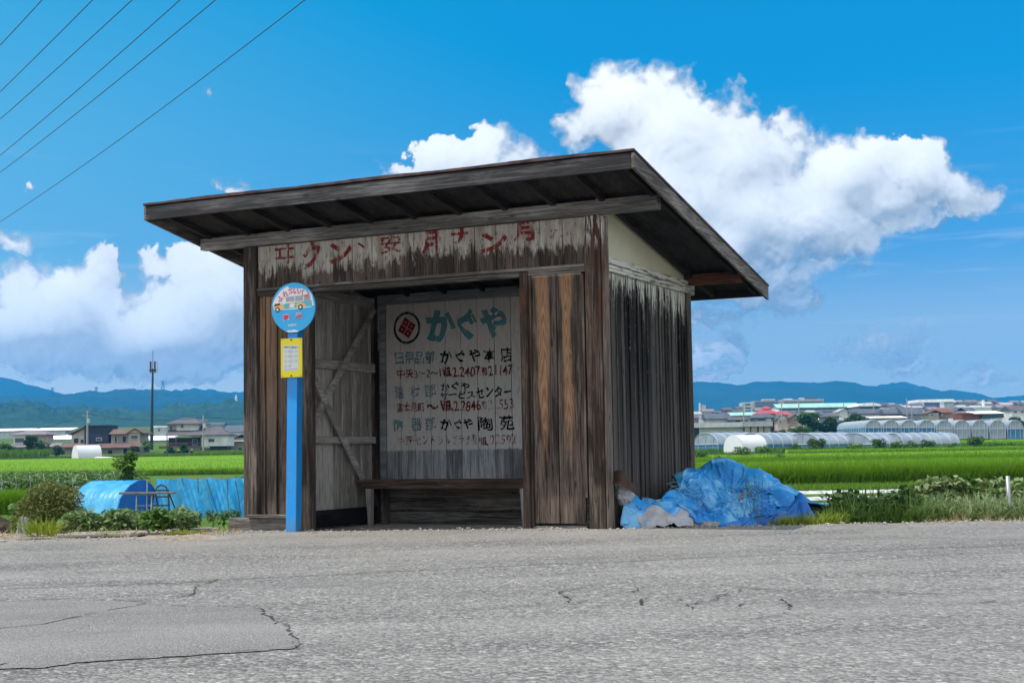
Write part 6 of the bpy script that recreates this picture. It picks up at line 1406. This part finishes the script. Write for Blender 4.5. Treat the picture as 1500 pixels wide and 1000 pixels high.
WL = [((0, 325), (447, 0), 'lowest and longest of the power lines crossing the upper left sky'), ((0, 253), (316, 0), 'second lowest of the power lines in the upper left sky'), ((0, 228), (264, 0), 'third lowest of the power lines in the upper left sky'), ((0, 175), (194, 0), 'third highest of the power lines in the upper left sky'), ((0, 135), (136, 0), 'second highest of the power lines in the upper left sky'), ((0, 67), (62, 0), 'shortest topmost power line in the upper left corner')]
for a, b, lab in WL:
    A_, B2 = [at(p[0], p[1], 14.3 / ((horizon(p[0]) - p[1]) / F_PX)) for p in (a, b)]
    d_ = (B2 - A_).normalized(); L_ = (B2 - A_).length; P = A_ - d_ * 22; Q = B2 + d_ * 40; tot = (Q - P).length; pts = []
    for k in range(25):
        t_ = k / 24; u_ = t_ * tot - 22; sag = -(u_) * (L_ - u_) / 2600 * 1.0; pts.append(P.lerp(Q, t_) + Vector((0, 0, sag)))
    wire(lab, pts, .016, 'power lines in the upper left sky')
A_ = Vector((-2.7 - 2.83, 7.5 - .76, 6.0)); B2 = Vector((3.26 - 2.83, 9.06 - .76, 6.0)); d_ = (B2 - A_)
wire('overhead cable above the road whose thin shadow crosses the asphalt', [A_ - d_ * 3, A_, B2, B2 + d_ * 3], .017)
A_ = A_ + Vector((0.3, -.62, .0)); B2 = B2 + Vector((.3, -.42, 0)); wire('second thinner overhead cable beside the first above the road', [A_ - d_ * 3, A_, B2, B2 + d_ * 3], .008)
p0_, p1_, p2_ = at(-10, 632, 296), at(128, 606, 296), at(298, 611, 288)
wire('sagging cable from the left edge to the pole before the navy house', [p0_.lerp(p1_, k / 12) - Vector((0, 0, 2.2 * math.sin(math.pi * k / 12))) * .5 for k in range(13)], .05); wire('cable between the pole at the navy house and the pole at the white wing', [p1_.lerp(p2_, k / 12) - Vector((0, 0, .9 * math.sin(math.pi * k / 12))) for k in range(13)], .05)
wire('cable from the pole at the white wing towards the shelter', [p2_.lerp(at(420, 606, 300), k / 8) - Vector((0, 0, .6 * math.sin(math.pi * k / 8))) for k in range(9)], .05)

# ================================================================== hills and mountains
def hillmat(name, c1, c2, sc):
    mt, nb = mat(name); co = objco(nb); v_ = nb.voro(nb.vm('MULTIPLY', co, (1, 1, 1.4)), sc, 'F1', 'Color'); n = nb.noise(co, sc * .12, 5, .6)
    C(nb, nb.mix(nb.m('ADD', nb.m('MULTIPLY', nb.sep(v_)[0], .55), nb.mr(n, .3, .7, -.05, .5)), c1, c2)); nb.b.inputs['Roughness'].default_value = .9; nb.b.inputs['Specular IOR Level'].default_value = .05
    return mt
def ridge(name, pts, D, back, mt, bump, bsc, nx=420, nd=46, low=0.0):
    px = np.linspace(pts[0][0], pts[-1][0], nx); py = np.interp(px, [p[0] for p in pts], [p[1] for p in pts]); V = []
    ds = np.concatenate([np.linspace(0, 1, nd), np.linspace(1, 1.7, 8)[1:]])
    top = np.array([at(a, b, D).z for a, b in zip(px, py)])
    for t in ds:
        d_ = D - back * (1 - t)
        for i in range(nx):
            x = (px[i] - 750) / F_PX * d_; g = gz(d_); f = max(0, min(t, 1)); f = f * f * (3 - 2 * f) if t <= 1 else 1 - ((t - 1) / .7) ** 2 * .8
            zz = g + (top[i] - g) * f
            zz += f * (1.2 - f) * (top[i] - g) * .5 * mnoise.fractal(Vector((x / back * 3.0, d_ / back * 2.2, D)), 1, 2, 5) + bump * f * mnoise.fractal(Vector((x / bsc, d_ / bsc * .6, 7)), .7, 2.2, 4)
            V.append((x, d_, zz - 4))
    I = np.arange(len(V)).reshape(len(ds), nx); Fq = np.stack([I[:-1, :-1], I[:-1, 1:], I[1:, 1:], I[1:, :-1]], -1).reshape(-1, 4)
    return tag(np_mesh(name, V, Fq, mt, None, False if bump > 4 else True), kind='structure')
M['forest'] = hillmat('forest hill', (.012, .036, .016), (.045, .08, .03), .07)
M['farforest'] = hillmat('far forest', (.010, .030, .02), (.028, .055, .03), .012)
ridge('forest_hill', [(-160, 596), (-60, 592), (0, 591), (39, 589), (75, 598), (126, 600), (162, 599), (222, 602), (255, 594), (294, 590), (357, 585), (450, 583), (560, 588), (700, 596), (860, 604), (1000, 612)], 2500, 900, M['forest'], 11, 26, 700, 60)
ridge('hill', [(-200, 585), (0, 580), (75, 578.5), (99, 578), (150, 575), (195, 572), (225, 573), (258, 576), (300, 581), (357, 585), (480, 590), (600, 600)], 4600, 1500, M['farforest'], 12, 70)
ridge('hill', [(180, 590), (240, 576), (255, 572), (270, 568), (288, 568), (310, 571), (330, 576), (357, 574), (420, 570), (520, 578), (640, 592)], 5500, 700, M['farforest'], 14, 120)
ridge('mountain', [(-260, 554), (-120, 555), (0, 559), (30, 562), (60, 569), (90, 573), (150, 582), (260, 590)], 5900, 900, M['farforest'], 8, 400, 260, 36)
ridge('mountain', [(380, 606), (520, 592), (640, 578), (740, 571), (820, 566), (900, 562), (960, 559), (1016, 557.5), (1072, 556), (1087, 557), (1103, 555), (1137, 557), (1183, 559), (1225, 560), (1250, 562), (1263, 566), (1300, 570), (1333, 570), (1370, 573), (1420, 582), (1480, 588), (1600, 592), (1800, 600)], 5500, 1600, M['farforest'], 10, 160)
ridge('mountain', [(1180, 580), (1240, 569), (1263, 566), (1288, 562), (1317, 563), (1357, 564.5), (1388, 569), (1433, 578), (1458, 581), (1492, 578), (1560, 577), (1680, 585), (1850, 596)], 6000, 500, M['farforest'], 10, 200)
# pylons on the ridge and the white statue
for i, (px, yt, yb) in enumerate([(77, 567.5, 579), (141, 566.5, 577), (238.5, 557, 575)]):
    q = at(px, yb + 2, 4600); h = at(px, yt, 4600).z - q.z; w = h * .12; T = MB()
    for a in (-1, 1):
        for b in (-1, 1): T.bar((a * w, b * w, 0), (a * w * .2, b * w * .2, h), .9, .9)
    for z in (.3, .55, .72, .86, .95): T.bar((-w * (2.1 if z > .7 else 1 - z * .8), 0, h * z), (w * (2.1 if z > .7 else 1 - z * .8), 0, h * z), .9, .9)
    o = T.build('pylon', M['mast']); o.location = q; tag(o, ['leftmost lattice pylon on the blue ridge', 'middle lattice pylon on the blue ridge', 'tallest lattice pylon on the blue ridge right of the antenna mast'][i], 'pylon')
q = at(346, 592, 2350); s = 2350 / F_PX; hgt = 14 * s; st_ = MB()
prof = [(0, .20), (.05, .22), (.06, .15), (.35, .14), (.6, .11), (.75, .12), (.80, .06), (.84, .075), (.92, .07), (.97, .04), (1, .01)]
st_.tube([(0, 0, p[0] * hgt) for p in prof], [p[1] * hgt for p in prof], 14); st_.box(-.3 * hgt, .5 * hgt, -2, 2, -.12 * hgt, 0)
o = st_.build('statue', B_['white'], None, True); o.location = q; tag(o, 'tiny white statue high on the forest hill by the shelter post', 'statue')

# ---- the air
hz = MB().box(-3600, 3600, -75, 6800, -2.6, 425); mt = bpy.data.materials.new('haze air'); mt.use_nodes = True; nt_ = mt.node_tree
nt_.nodes.remove(nt_.nodes['Principled BSDF']); pv = nt_.nodes.new('ShaderNodeVolumePrincipled'); nt_.links.new(pv.outputs[0], nt_.nodes['Material Output'].inputs['Volume'])
pv.inputs['Color'].default_value = (.03, .41, .95, 1); pv.inputs['Density'].default_value = HAZE; pv.inputs['Anisotropy'].default_value = 0.0
tag(hz.build('haze', mt), kind='stuff')
